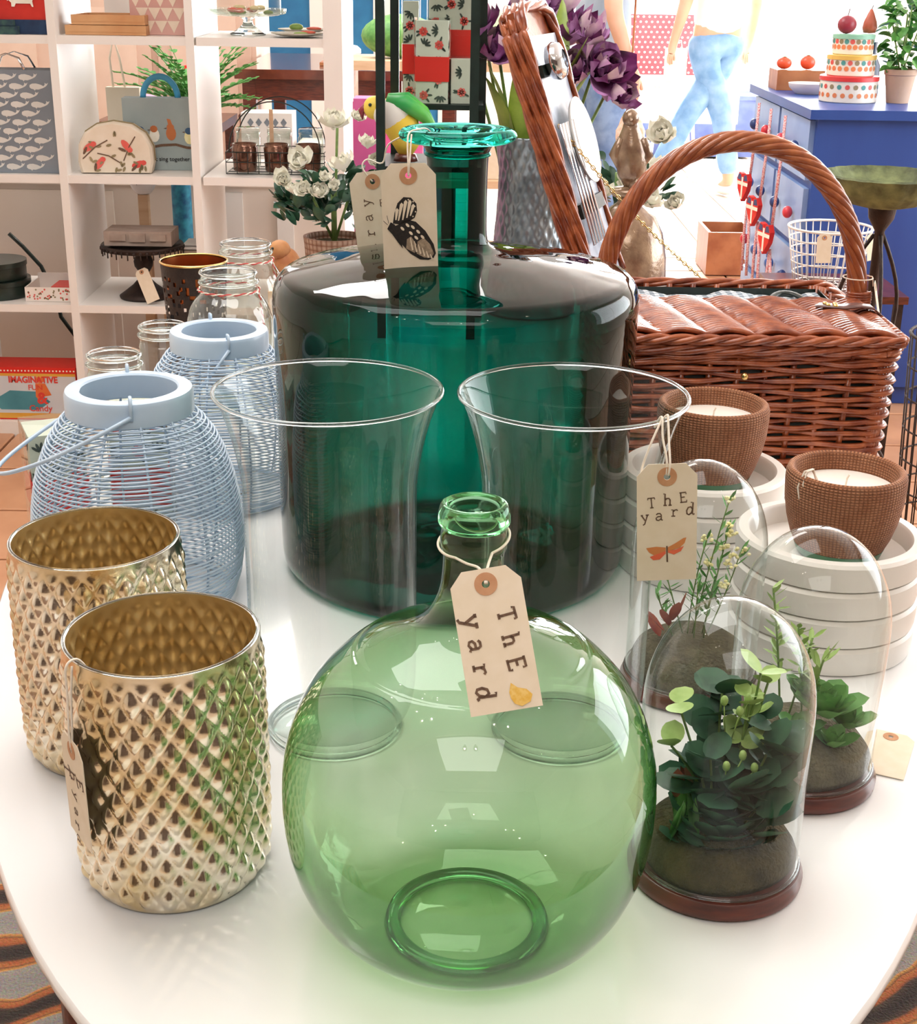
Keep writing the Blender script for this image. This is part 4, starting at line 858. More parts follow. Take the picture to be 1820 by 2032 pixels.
# black wire display stand with gift boxes
es = thing('display_stand', 'tall black metal display stand holding floral gift boxes', 'stand', (-.070, 2.845, TZ))
for x, y in ((-.088, -.095), (.088, -.095), (-.070, .095), (.104, .095)): part('post', MB().box((x, y, .40), (.017, .017, .80)), black_m, es, False)
part('shelf', MB().box((.006, 0, .330), (.196, .20, .010)), black_m, es, False); part('shelf', MB().box((.034, .038, .437), (.145, .110, .010)), black_m, es, False); part('shelf', MB().box((.006, 0, .79), (.196, .20, .010)), black_m, es, False)
gift_box('tall floral gift box with a red middle band at the front of the black stand', -.062, 2.860, TZ+.4428, .062, .040, .152, -6, 'gift boxes on the black stand', seed=4)
gift_box('larger floral gift box at the back of the black stand, red band showing above', -.030, 2.918, TZ+.4428, .085, .040, .235, 0, 'gift boxes on the black stand', seed=5)
gift_box('short floral gift box at the right post of the black stand', -.006, 2.868, TZ+.4428, .042, .040, .082, 0, 'gift boxes on the black stand', band=False, seed=6)
gift_box('narrow floral gift box at the left rear of the black stand', -.107, 2.925, TZ+.4428, .030, .040, .185, 0, 'gift boxes on the black stand', seed=9)
pa = thing('parrot_ornament', 'painted parrot ornament with a green back and yellow head by the black stand', 'ornament', (-.124, 2.802, TZ+.3385)); pa.scale = (1.12, 1.0, 1.12)
pm_w = mat('parrot_white', '#e6e2da', '#f0ede6', rough=.5); pm_y = mat('parrot_yellow', '#e8c53a', '#f0d45c', rough=.5); pm_g = mat('parrot_green', '#2f9e4e', '#6cc04a', rough=.5, scale=14)
part('body', MB().tube([(-.035, 0, .085), (-.015, 0, .078), (.005, 0, .058), (.012, 0, .030), (.010, 0, .004)], [.020, .029, .031, .025, .008], 18), pm_y, pa, True)
part('breast', MB().ball((-.014, -.012, .078), (.031, .022, .026), 18, 12), pm_w, pa, True)
part('wing', MB().tube([(-.020, -.010, .100), (.010, -.018, .098), (.040, -.012, .078), (.066, 0, .050)], [.012, .018, .015, .003], 12, flat=.8).tube([(-.020, .012, .102), (.010, .020, .100), (.040, .012, .080), (.066, 0, .050)], [.012, .018, .015, .003], 12, flat=.8), pm_g, pa, True, label='green folded wings')
part('head', MB().ball((-.042, 0, .088), (.021, .019, .020), 16, 10), pm_y, pa, True)
part('beak', MB().tube([(-.056, 0, .090), (-.066, 0, .082), (-.064, 0, .068)], [.008, .006, .001], 10), mat('parrot_beak', '#7a2430', '#9a3240', rough=.4), pa, True)
part('eye', MB().ball((-.050, -.017, .094), .003, 8, 6), black_m, pa, True)
part('perch', MB().tube([(.010, 0, .012), (.010, 0, .0)], [.018, .022], 12), wood_dk, pa, True)
pk = thing('pink_gift_box', 'hot pink box behind the left post of the black stand', 'box', (-.205, 3.14, TZ)); part('carton', MB().box((0, 0, .21), (.065, .07, .42)), pink_m, pk, False); part('lid', MB().box((0, 0, .412), (.062, .076, .03)), pink_m, pk, False)
# hammered grey vase of purple parrot tulips
tv = thing('hammered_vase', 'grey hammered vase holding purple tulips behind the teal bottle', 'vase', (.147, 3.00, TZ))
def ham(r, z, a): return r*(1-.045*(abs(sin(12*a+z*70))*abs(sin(12*a-z*70)))**1.3) if z > .02 else r
vp = [(0, 0), (.085, 0)]+[(.098-.024*sin(min(1, z/.30)*pi/2)**1.2+(.010*(z-.30)/.07 if z > .30 else 0), z) for z in [.004+.366*i/72 for i in range(73)]]
part('body', MB().lathe(vp+[(vp[-1][0]-.004, .370), (vp[-1][0]-.006, .36), (.06, .2)], 150, fn=ham), mat('grey_hammered_metal', '#6f787f', '#9ba3a9', rough=.3, metal=.75, scale=18), tv, True)
tu = thing('tulip_bunch', 'bunch of dark purple frilly parrot tulips with broad green leaves in the grey vase', 'flowers', (.147, 3.00, TZ+.20))
pt = [petal_mesh(petal_p, .060, .050, .75, .0035, .35), petal_mesh(petal_d, .058, .046, .7, .0045, .3), petal_mesh(petal_k, .062, .050, .8, .003, .4), petal_mesh(petal_p, .055, .055, .6, .005, .2)]
rnd = random.Random(5)
for i, (x, z, y, s, tx, ty) in enumerate(((-.118, .370, -.01, .062, 20, -15), (-.085, .330, -.02, .060, 40, -10), (-.020, .395, .0, .060, 5, 0), (-.15, .345, .03, .05, 0, -25), (.045, .352, -.01, .058, 15, 10), (.090, .355, .01, .058, 20, 20), (.118, .305, -.04, .064, 60, 20), (.150, .270, -.035, .045, 80, 45), (.070, .300, -.03, .05, 50, 0), (.03, .40, .03, .055, 0, 5))):
    cut = part('stem', MB().tube([(x*.2, 0, .0), (x*.45, y*.5, .10), (x*.9, y, z-.02)], .0035, 6), stem_m, tu, True)
    bloom(cut, (x, y, z-.012), s*1.0, pt, 16, i*63, (tx, ty), 1.15, base=.046)
def blade(p0, az, L, W, lean, m=leaf_ol, twist_=0):
    vs = []; fs = []; nl = 12
    for i in range(nl+1):
        t = i/nl; wd = W/2*(sin(pi*(.12+.88*t))**.7 if t < 1 else 0); out = lean*L*t*t; tw = twist_*t
        vs += [(out, -wd*cos(tw), L*t*(1-.15*lean*t)-wd*sin(tw)), (out+.25*wd, 0, L*t*(1-.15*lean*t)), (out, wd*cos(tw), L*t*(1-.15*lean*t)+wd*sin(tw))]
    for i in range(nl):
        for k in (0, 1): fs.append((3*i+k, 3*i+3+k, 3*i+4+k, 3*i+1+k))
    o = part('leaf', MB().add(vs, fs), m, tu, True); o.matrix_local = Matrix.Translation(p0) @ Matrix.Rotation(R(az), 4, 'Z'); o['label'] = 'broad green tulip leaf'
blade((-.042, -.03, .10), 190, .22, .054, .28); blade((-.030, -.04, .09), -100, .25, .058, .10); blade((-.045, -.02, .09), 215, .21, .05, .36)
blade((.030, -.04, .13), -30, .25, .060, .30, twist_=.5); blade((.042, -.02, .13), -15, .21, .055, .42); blade((.01, -.045, .10), -90, .24, .05, .06); blade((.035, -.05, .18), -60, .26, .065, .05, twist_=.7)
# mercury cloche with a bird finial
mc = thing('bird_cloche', 'brown mottled glass cloche topped by a bird finial behind the hamper lid', 'cloche', (.312, 2.70, TZ))
mott = mat('mottled_bronze_glass', '#6e5240', '#a98e72', rough=.2, metal=.35, scale=26, coat=.5, bump=.3)
part('dome', MB().lathe([(.082, 0), (.084, .01), (.082, .05), (.081, .12), (.078, .18), (.069, .225), (.052, .257), (.030, .274), (.022, .280), (.018, .287), (.030, .293), (.036, .300), (.030, .308), (0, .312)], 48), mott, mc, True)
bf = part('bird_finial', MB().tube([(.006, .004, .308), (.004, 0, .335), (0, 0, .370), (-.002, 0, .395), (-.004, -.004, .418), (-.006, -.006, .432)], [.014, .027, .031, .025, .015, .010], 18), mott, mc, True)
part('wings', MB().tube([(-.022, -.012, .400), (-.030, -.006, .370), (-.016, .004, .335)], [.006, .012, .004], 10).tube([(.020, -.012, .400), (.030, -.006, .370), (.016, .004, .335)], [.006, .012, .004], 10), mott, bf, True)
part('head', MB().ball((-.005, -.008, .436), (.0155, .018, .0165), 14, 10).tube([(-.006, -.022, .437), (-.007, -.034, .433)], [.005, .001], 8), mott, bf, True)
part('tail', MB().tube([(.006, -.012, .335), (.008, -.026, .300)], [.010, .014], 10, flat=.4), mott, bf, True)
# cream rose plant behind the cloche
rb = thing('potted_roses', 'second potted cream rose plant with dark leaves, behind the bird cloche', 'plant', (.318, 2.965, TZ))
part('pot', MB().lathe([(0, 0), (.050, 0), (.062, .14), (.064, .155), (.058, .155), (0, .14)], 36), MC['wicker_pot'], rb)
part('soil', MB().lathe([(0, .142), (.056, .140)], 24), moss, rb)
part('stem_bundle', MB().tube([(0, 0, .14), (0, 0, .30)], .006, 6).tube([(0, 0, .14), (.06, 0, .30)], .003, 5).tube([(0, 0, .14), (-.05, 0, .27)], .003, 5), stem_m, rb, True)
rnd = random.Random(17)
for i in range(90):
    a = rnd.uniform(0, 2*pi); q = rnd.uniform(.2, 1); el = rnd.uniform(-.3, 1)
    lf(rb, 'glossy', (.12*q*cos(a)*cos(el), .08*q*sin(a)*cos(el), .25+.10*sin(el)*q), math.degrees(a), rnd.uniform(-20, 60), rnd.uniform(.8, 1.3), rnd.uniform(-40, 40))
for i, (x, y, z, s) in enumerate(((-.075, -.05, .31, .036), (.005, -.07, .29, .030), (.075, -.06, .30, .038), (.085, -.03, .375, .036), (-.04, -.06, .26, .03), (.12, -.03, .24, .024), (.055, -.07, .25, .03))):
    bloom(rb, (x, y-.015, z), s, pw, 14, i*40, (rnd.uniform(10, 55), rnd.uniform(-25, 25)), open_=1.35, base=.026)
# ---------------------------------------------------------------- white cube shelf unit
SX = [-1.452, -1.090, -.727, -.350]; SZ = [.037, .383, .743, 1.105, 1.465]; SY0, SY1 = 3.91, 4.30
su = thing('cube_shelf', 'white open-backed cube shelf unit on the left filled with gifts', 'shelf', (0, 0, 0))
shelf_m = mat('white_shelf_laminate', '#efe8e1', '#f3ede7', rough=.4, scale=2)
for i, x in enumerate([-1.814]+SX):
    th = .050 if i in (0, 4) else .022
    part('upright', MB().box((x, (SY0+SY1)/2, .7385), (th, SY1-SY0, 1.477)), shelf_m, su, False)
for i, z in enumerate(SZ):
    th = .048 if i in (0, 4) else .0215
    for a, b in zip(([-1.814]+SX)[:-1], SX): part('shelf_board', MB().box(((a+b)/2, (SY0+SY1)/2+.001, z-th/2), (b-a-.022-(.012 if b == SX[-1] or a < -1.8 else 0), SY1-SY0-.002, th)), shelf_m, su, False)
part('plinth', MB().box((-1.08, SY0+.03, -.0+.006), (1.50, .02, .012)), shelf_m, su, False)
def on(x, y, k): return (x, y, SZ[k]+.0008)
# top row
t = thing('gift_bag', 'red bag printed with white dogs above a navy base on the shelf', 'bag', on(-1.215, 3.99, 3))
part('body', MB().box((0, 0, .115), (.22, .10, .17), taper=.96), mat('red_canvas', '#c92a22', '#d93a2e', rough=.8), t, False)
part('navy_base', MB().box((0, 0, .018), (.226, .104, .036)), mat('navy_canvas', '#1c2d4a', '#2b4468', rough=.8, scale=30), t, False, label='dark navy base')
dog = [(-.03, .0), (-.03, .010), (-.036, .016), (-.040, .014), (-.042, .020), (-.034, .024), (-.024, .018), (.018, .018), (.030, .028), (.032, .026), (.026, .014), (.028, .0), (.024, 0), (.020, .008), (-.018, .008), (-.022, 0)]
dm = MB()
for (dx, dz) in ((.048, .05), (-.045, .06), (.01, .12), (-.075, .125), (.09, .125)): dm.poly([(x+dx, y+dz) for x, y in dog if -.11 < x+dx < .112] or [(0, 0), (.001, 0), (0, .001)])
part('dog_print', dm, petal_w, t, False, M=frame((0, -.0515, .018), (1, 0, 0), (0, 0, 1)))
t = thing('scarf_pile', 'dark blue and green folded cloth lying in front of the red dog bag', 'cloth', on(-1.245, 3.925, 3))
part('cloth', MB().box((0, 0, .010), (.13, .02, .02)).box((0, .0, .028), (.11, .018, .014)), mat('dark_plaid', '#22384a', '#3f5f58', rough=.9, scale=60), t, False)
for i, (z, dx, lb) in enumerate(((0, 0, 'lower pale wooden tray of two stacked on the shelf'), (.026, .008, 'upper pale wooden tray of two stacked on the shelf'))):
    t = thing('wooden_tray', lb, 'tray', (-.955+dx, 4.03, SZ[3]+z+.0008), group='stacked wooden trays')
    part('tray_base', MB().box((0, 0, .004), (.215-.02*i, .17, .008)), mat('tan_wood', '#c98f5e', '#d9a777', rough=.5, scale=8, stretch=(1, 8, 1)), t, False)
    part('tray_rim', MB().box((0, -.082, .016), (.215-.02*i, .008, .017)).box((0, .082, .016), (.215-.02*i, .008, .017)).box((-.1035+.01*i, 0, .016), (.008, .156, .017)).box((.1035-.01*i, 0, .016), (.008, .156, .017)), MC['tan_wood'], t, False)
t = thing('makeup_bag', 'pink and cream triangle patterned zip bag on the top shelf', 'bag', on(-.820, 4.02, 3))
part('body', MB().box((.0, 0, .085), (.155, .06, .17)), mat('pink_fabric', '#dba79c', '#e2b3a8', rough=.85), t, False)
tm_ = MB()
for r_ in range(5):
    for c_ in range(5):
        x0 = -.0775+.033*c_+(.0165 if r_ % 2 else 0); z0 = .005+.033*r_
        if x0+.033 <= .078: tm_.poly([(x0, z0+.031), (x0+.0165, z0), (x0+.033, z0+.031)])
part('triangle_print', tm_, mat('cream_print', '#f0ddc8', rough=.85), t, False, M=frame((0, -.0306, 0), (1, 0, 0), (0, 0, 1)))
part('name_label', MB().box((-.012, -.032, .125), (.045, .002, .009)), black_m, t, False)
t = thing('greeting_cards', 'white and black cards leaning against the shelf upright behind the wooden trays', 'cards', on(-.93, 4.20, 3))
part('card', MB().box((-.04, 0, .08), (.09, .004, .16)), white_p, t, False); part('card', MB().box((.03, -.02, .08), (.07, .004, .16)), white_p, t, False)
part('print', MB().poly([(-.02, .05), (-.005, .03), (.012, .07), (.008, .12), (-.012, .12)]), ink_blk, t, False, M=frame((.03, -.023, 0), (1, 0, 0), (0, 0, 1)))
t = thing('glass_cake_stand', 'clear glass footed cake stand holding coloured fruit on the top shelf', 'cake stand', on(-.595, 4.07, 3))
part('foot', MB().lathe([(0, .0), (.048, .0), (.050, .004), (.030, .014), (.014, .028), (.012, .04), (.020, .046), (0, .046)], 36), s_clear, t, True)
part('plate', MB().lathe([(0, .048), (.08, .050), (.104, .056), (.107, .068), (.104, .0685), (.100, .060), (.078, .054), (0, .052)], 48), clearjar, t, True)
part('dome', MB().lathe([(.092, .056)]+[(.092*cos(q), .10+.075*sin(q)) for q in [pi/2*i/12 for i in range(13)]], 48), clear, t, True)
rnd = random.Random(2)
fr_m = [mat('green_fruit', '#7fa24c', '#a5bf6a', rough=.4), mat('red_fruit', '#d85a48', '#e88468', rough=.4), mat('cream_fruit', '#e8d49a', '#f0e2b4', rough=.4)]
for i in range(14):
    a = rnd.uniform(0, 6.28); q = rnd.uniform(.01, .065); f = thing('sugared_fruit', ['green', 'red', 'cream'][i % 3]+' sugared sweet under the glass cake dome', 'sweet', (-.595+q*cos(a), 4.07+q*sin(a), SZ[3]+.0535+.006*(i % 3)), group='sweets under the glass dome')
    part('body', MB().ball((0, 0, .006), (.014, .010, .0065), 10, 6), fr_m[i % 3], f, True)
for i, (x, y, lb) in enumerate(((-.452, 3.99, 'flat oval platter with food at the front of the top shelf'), (-.452, 4.15, 'oval platter with a green avocado at the back of the top shelf'))):
    t = thing('oval_platter', lb, 'plate', (x, y, SZ[3]+.0025+i*.003))
    part('plate', MB().lathe([(0, 0), (.045, .002), (.070, .008), (.071, .010), (.045, .005), (0, .004)], 36), mat('stone_platter', '#c9c4b4', '#dcd6c8', rough=.5), t)
    part('garnish', MB().ball((-.02 if i else .01, 0, .014 if i else .008), (.020, .014, .010 if i else .004), 10, 6), fr_m[0], t, True)
    part('garnish', MB().ball((.028, .01, .010), (.022, .012, .005), 10, 6), fr_m[1], t, True)
# middle row
t = thing('whale_gift_bag', 'grey gift bag printed with rows of white whales on the left shelf', 'bag', on(-1.229, 3.99, 2))
part('body', MB().box((0, 0, .135), (.246, .10, .27)), mat('slate_paper', '#7b838c', '#868e97', rough=.6), t, False)
wm = MB(); wh = [(-.020, .002), (-.019, .008), (-.012, .0115), (-.002, .012), (.010, .009), (.018, .005), (.022, .010), (.021, .014), (.026, .011), (.031, .014), (.028, .008), (.024, .004), (.016, .0), (.004, -.004), (-.004, -.0035), (-.006, -.007), (-.009, -.0035), (-.016, -.002)]
for r_ in range(11):
    for c_ in range(5):
        x0 = -.105+.055*c_+(.0275 if r_ % 2 else 0)-.008; z0 = .013+.0235*r_
        if x0 < .100: wm.poly([(max(-.122, min(.122, x+x0)), y+z0) for x, y in wh])
part('whale_print', wm, mat('pale_whale_print', '#d6d4cf', '#dedcd7', rough=.6), t, False, M=frame((0, -.0506, 0), (1, 0, 0), (0, 0, 1)))
for s in (-.048, .048): part('ribbon_handle', MB().tube([(-.05, s, .27), (-.035, s*.9, .30), (.0, s*.8, .312), (.035, s*.9, .30), (.05, s, .27)], .004, 6, flat=.3), chrome, t, True)
part('gift_label', MB().box((-.108, -.053, .19), (.03, .002, .05)), card, t, False)
t = thing('floral_wash_bag', 'rounded cream wash bag with red birds and leafy twigs on the middle shelf', 'bag', on(-.955, 3.985, 2), 4)
def bagfn(u): return 1
pts = [(-.098, .0), (-.104, .03), (-.100, .075), (-.082, .108), (-.050, .128), (-.005, .136), (.045, .128), (.080, .105), (.098, .07), (.100, .03), (.092, 0)]
bmx = MB(); n = len(pts); vs = []
for s, k in ((-.035, .93), (-.028, 1), (.028, 1), (.035, .93)): vs += [(x*k, s, .001+(z*(1 if k == 1 else .955))+(0 if k == 1 else .002)) for x, z in pts]
fs = [tuple(range(n)), tuple(range(4*n-1, 3*n-1, -1))]
for q in range(3):
    for i in range(n): j = (i+1) % n; fs.append((q*n+i, (q+1)*n+i, (q+1)*n+j, q*n+j))
part('body', bmx.add(vs, fs), mat('cream_canvas', '#e3d3bd', '#eaddca', rough=.85, scale=20), t)
bp_m = MB(); q = random.Random(9)
for cx, cz, a in ((-.07, .072, .6), (.03, .075, -.9), (-.045, .028, .9), (.06, .026, .3)):
    bp_m.poly(ell(cx, cz, .020, .009, 10, a), mi=1).poly(ell(cx+.014*cos(a), cz+.014*sin(a), .008, .007, 8), z=.0002, mi=1).poly(ell(cx-.012, cz-.010, .012, .004, 8, a+.5), z=.0003, mi=0)
for i in range(26):
    cx, cz = q.uniform(-.085, .085), q.uniform(.008, .115)
    if (cx/.095)**2+((cz-.04)/.09)**2 < .85: bp_m.poly(ell(cx, cz, .008, .0036, 7, q.uniform(0, 3)), z=.0001, mi=2)
for a_, b_ in (((-.09, .04), (-.02, .09)), ((-.05, .055), (.01, .03)), ((.02, .035), (.055, .10))): bp_m.stroke([a_, ((a_[0]+b_[0])/2, (a_[1]+b_[1])/2+.006), b_], .003, .00015, mi=0)
part('bird_print', bp_m, [ink, rose_print, mat('olive_leaf_print', '#8a7a58', '#a08f6c', rough=.8)], t, False, M=frame((0, -.0362, 0), (1, 0, 0), (0, 0, 1)))
part('zip', MB().tube([(x*1.005, 0, z+.002) for x, z in pts[1:-1]], .0028, 6), MC['olive_leaf_print'], t, True)
t = thing('bird_shoulder_bag', 'grey-blue bag printed with a row of birds on a branch', 'bag', on(-.845, 4.065, 2), 3)
part('body', MB().box((0, 0, .097), (.205, .06, .194), taper=.99), mat('grey_blue_canvas', '#98a6a6', '#a5b2b1', rough=.8), t, False)
bq = MB()
bq.stroke([(-.095, .062), (-.05, .066), (-.03, .062), (0, .068), (.04, .070), (.07, .062), (.098, .060)], .007, mi=0)
for cx, cz, b1_, b2_ in ((-.055, .092, 1, 2), (-.018, .095, 3, 4), (.028, .10, 3, 3), (.078, .090, 1, 2)):
    bq.poly(ell(cx, cz, .014, .019, 12), z=.0002, mi=b2_).poly(ell(cx-.001, cz+.017, .0105, .0095, 10), z=.0003, mi=b1_).poly([(cx-.012, cz+.016), (cx-.020, cz+.014), (cx-.012, cz+.012)], z=.0002, mi=0)
bq.poly([(.024, .112), (.018, .140), (.028, .138), (.036, .112)], z=.0001, mi=3)
part('bird_print', bq, [ink, mat('blue_tit_print', '#33506e', '#48688a', rough=.8), petal_y, mat('robin_print', '#b4663a', '#c97d4e', rough=.8), petal_w], t, False, M=frame((0, -.0306, 0), (1, 0, 0), (0, 0, 1)))
font_mesh('lettering', 'birds that sing together', .016, ink_blk, t, frame((0, -.0308, .030), (1, 0, 0), (0, 0, 1)))
part('handle', MB().tube([(-.048*cos(pi*i/16)+.0, 0, .192+.058*sin(pi*i/16)) for i in range(17)], .0085, 10), mat('bright_blue_handle', '#3f9fd0', '#58b2dd', rough=.5), t, True, label='bright blue padded handle')
t = thing('cream_tote', 'cream canvas tote bag hanging just behind the shelf upright', 'bag', (-1.015, 4.36, .76))
part('body', MB().box((0, 0, .09), (.10, .03, .18), taper=.97), mat('natural_canvas', '#e4dac6', '#ece3d2', rough=.9), t, False)
part('strap', MB().tube([(-.03, 0, .18), (-.035, 0, .26), (-.02, 0, .32), (-.005, 0, .26), (.005, 0, .18)], .006, 6, flat=.4), MC['natural_canvas'], t, True)
cad = thing('wire_bottle_caddy', 'dark wire caddy with two arched handles holding small jars', 'caddy', on(-.518, 4.03, 2))
for y in (-.075, .075):
    part('arched_handle', MB().tube([(-.125*cos(pi*i/24), y, .062+.135*sin(pi*i/24)) for i in range(25)], .0018, 6), black_m, cad, True)
for z in (.004, .035, .062): part('wire_hoop', MB().tube([(-.135, -.075, z), (.135, -.075, z), (.135, .075, z), (-.135, .075, z)], .0014, 5, True), black_m, cad, True)
for i in range(10):
    for y in (-.075, .075): part('upright_wire', MB().tube([(-.135+.03*i, y, .004), (-.135+.03*i, y, .062)], .0011, 5), black_m, cad, True)
part('wire_floor', MB().tube([(-.135, -.03, .004), (.135, -.03, .004)], .0012, 5).tube([(-.135, .03, .004), (.135, .03, .004)], .0012, 5), black_m, cad, True)
cop = mat('smoked_copper_glass', '#5b3b30', '#8d6a58', rough=.15, metal=.75, scale=30)
for i, (x, y) in enumerate([(-.088, -.036), (.0, -.036), (.088, -.036), (-.088, .036), (0, .036), (.088, .036)]):
    fr = y < 0; t = thing('small_caddy_jar', ('coppery jar in the front row of the wire caddy' if fr else 'pale green glass jar in the back row of the wire caddy')+(', ' + ('leftmost', 'middle one', 'rightmost')[i % 3]), 'jar', (-.518+x, 4.03+y, SZ[2]+.0075), group='jars in the wire caddy')
    h_ = .075 if fr else .098
    part('body', MB().lathe([(0, 0), (.029, 0), (.033, .004), (.036, h_*.85), (.033, h_*.9), (.035, h_), (.032, h_), (.030, h_*.8)], 28, fn=lambda r, z, a: r*(.98+.015*cos(16*a)) if r > .025 else r), cop if fr else clearjar, t, True)
    if not fr: part('lid', MB().lathe([(.034, h_+.001), (.034, h_+.010), (.03, h_+.012), (0, h_+.012)], 24), clearjar, t)
t = thing('cork_label', 'thin tan paper label standing upright in the wire caddy', 'tag', (-.535, 4.032, SZ[2]+.06)); part('card', MB().box((0, 0, .055), (.011, .002, .11)), wood_lt, t, False)
# third row
for i, lb in enumerate(('lower black round tin on the left shelf', 'upper smaller black round tin on the left shelf')):
    t = thing('round_tin', lb, 'tin', (-1.341+.0*i, 4.03+.0*i, SZ[1]+.0008+.052*i), group='black round tins'); part('tin', MB().lathe([(0, 0), (.089-.007*i, 0), (.091-.007*i, .003), (.091-.007*i, .035), (.094-.007*i, .036), (.094-.007*i, .05), (0, .051)], 48), mat('black_tin', '#16211c', '#23332b', rough=.35, scale=30), t)
t = thing('floral_box_tray', 'open shallow box with tiny red floral print on the left shelf', 'box', on(-1.172, 4.02, 1))
fm = mat('tiny_floral_paper', '#efe0d6', '#f3e8df', rough=.7)
part('box_side', MB().box((0, -.068, .02), (.135, .004, .04)).box((0, .068, .027), (.135, .004, .054)).box((-.066, 0, .02), (.004, .134, .04)).box((.066, 0, .02), (.004, .134, .04)), fm, t, False); part('box_base', MB().box((0, 0, .003), (.13, .13, .004)), fm, t, False)
fq = MB(); q = random.Random(4)
for i in range(46): fq.poly(ell(q.uniform(-.063, .063), q.uniform(.004, .036), .0028, .0028, 6), mi=i % 2)
part('rosebud_print', fq, [rose_print, MC['olive_leaf_print']], t, False, M=frame((0, -.0705, 0), (1, 0, 0), (0, 0, 1)))
part('red_napkin', MB().box((.03, 0, .032), (.06, .09, .010)), red_m, t, False)
t = thing('power_cable', 'thick black cable looping behind the left shelves', 'cable', (0, 0, 0))
part('cable', MB().tube([(-1.40, 4.36, .50), (-1.362, 4.36, .462), (-1.31, 4.36, .40), (-1.27, 4.36, .30), (-1.262, 4.36, .24), (-1.20, 4.36, .145), (-1.14, 4.36, .10), (-1.10, 4.36, .03), (-1.05, 4.36, .007)], .0065, 8), black_m, t, True)
cks = thing('iron_cake_stand', 'dark brown beaded cake stand with a wooden block on top', 'cake stand', on(-.915, 4.03, 1))
part('foot', MB().lathe([(0, 0), (.072, 0), (.074, .006), (.060, .016), (.034, .036), (.016, .055), (.010, .068), (.016, .074), (.026, .090), (.028, .104), (.022, .120), (.016, .132), (0, .132)], 40), dark_iron, cks, True)
part('plate', MB().lathe([(0, .130), (.085, .134), (.112, .140), (.117, .152), (.114, .156), (.108, .148), (0, .142)], 64), dark_iron, cks, True)
m = MB()
for i in range(40): a = 2*pi*i/40; m.ball((.1155*cos(a), .1155*sin(a), .145), .0045, 6, 5); m.tube([(.1145*cos(a), .1145*sin(a), .143), (.1145*cos(a), .1145*sin(a), .126 if i % 2 else .132)], .0022, 4)
part('bead_fringe', m, dark_iron, cks, True, kind='stuff')
t = price_tag('speckled manila tag leaning on the foot of the iron cake stand', (-.905, 3.955, SZ[1]+.088), (.90, -.05, .42), (-.42, .32, .85), art_none, W=.040, Ln=.098)
t = thing('wooden_sign', 'grey-brown carved wooden block lying on the iron cake stand', 'sign', (-.915, 4.03, SZ[1]+.1575))
part('block', MB().box((0, 0, .020), (.190, .11, .040)), mat('driftwood', '#a18d80', '#b5a295', rough=.8, scale=20, stretch=(1, 6, 1)), t, False)
part('raised_panel', MB().box((-.055, -.058, .024), (.045, .006, .018)).box((.0, -.058, .024), (.045, .006, .024)).box((.058, -.058, .024), (.045, .006, .018)), MC['driftwood'], t, False)
t = thing('patterned_roll', 'blue and turquoise patterned tube standing on a stool behind the third shelf', 'roll', (-.868, 4.40, 0)); part('tube', MB().lathe([(0, .47), (.030, .47), (.030, .735), (0, .735)], 28), mat('peacock_paper', '#1f5f92', '#3fa9c8', rough=.5, scale=32), t)
part('stool', MB().box((0, 0, .455), (.16, .10, .025)).box((-.06, 0, .222), (.02, .06, .444)).box((.06, 0, .222), (.02, .06, .444)), wood_lt, t, False)
t = thing('lampshade_bag', 'white and black gathered cloth bag showing at the top of the third row', 'bag', (-.985, 4.40, .0)); part('pouch', MB().ball((0, 0, .665), (.042, .03, .05), 16, 10), top_w, t, True); part('black_panel', MB().poly([(-.026, .03), (-.012, -.02), (-.004, .03)]).poly([(.0, .03), (.014, -.015), (.024, .03)]), ink_blk, t, False, M=frame((0, -.0325, .67), (1, 0, 0), (0, 0, 1)))
part('post', MB().box((0, 0, .31), (.03, .03, .62)), wood_lt, t, False)
t = thing('paper_bundle', 'loose white printed papers beside the iron cake stand', 'paper', on(-.785, 4.15, 1)); part('sheet', MB().box((0, 0, .062), (.06, .10, .12)), mat('grey_box_card', '#b8a493', '#c7b5a5', rough=.8), t, False); part('sheet', MB().box((-.0, 0, .128), (.075, .10, .006)).box((.005, .01, .136), (.07, .09, .005)), white_p, t, False)
# bottom row
t = thing('toy_box', 'red and blue circus-style toy box with bold lettering on the bottom shelf', 'box', on(-1.275, 3.985, 0))
part('carton', MB().box((0, 0, .0785), (.330, .11, .157)), red_m, t, False)
Mf = frame((0, -.0556, 0), (1, 0, 0), (0, 0, 1)); pr_ = MB()
pr_.poly([(-.163, .016), (.163, .016), (.163, .138), (-.163, .138)], z=0, mi=0).poly([(-.163, .004), (.163, .004), (.163, .020), (-.163, .020)], z=.0002, mi=1).poly([(-.163, .131), (.163, .131), (.163, .139), (-.163, .139)], z=.0002, mi=1)
pr_.poly([(-.085, .055), (-.06, .030), (.05, .030), (.085, .055), (.05, .085), (-.03, .088)], z=.0003, mi=2)
for i in range(33): pr_.poly(ell(-.16+.01*i, .147, .0026, .0026, 6), z=.0003, mi=3)
for cx, cz, k in ((-.10, .06, 1), (-.145, .085, 1.3), (.06, .10, 1)):
    pr_.poly(ell(cx, cz+.022*k, .012*k, .012*k, 10), z=.0004, mi=4).poly([(cx-.014*k, cz+.010*k), (cx+.014*k, cz+.010*k), (cx+.030*k, cz-.025*k), (cx+.006*k, cz-.030*k), (cx-.004*k, cz-.045*k), (cx-.016*k, cz-.03*k)], z=.0004, mi=4).poly(ell(cx, cz+.032*k, .011*k, .005*k, 8), z=.0005, mi=1)
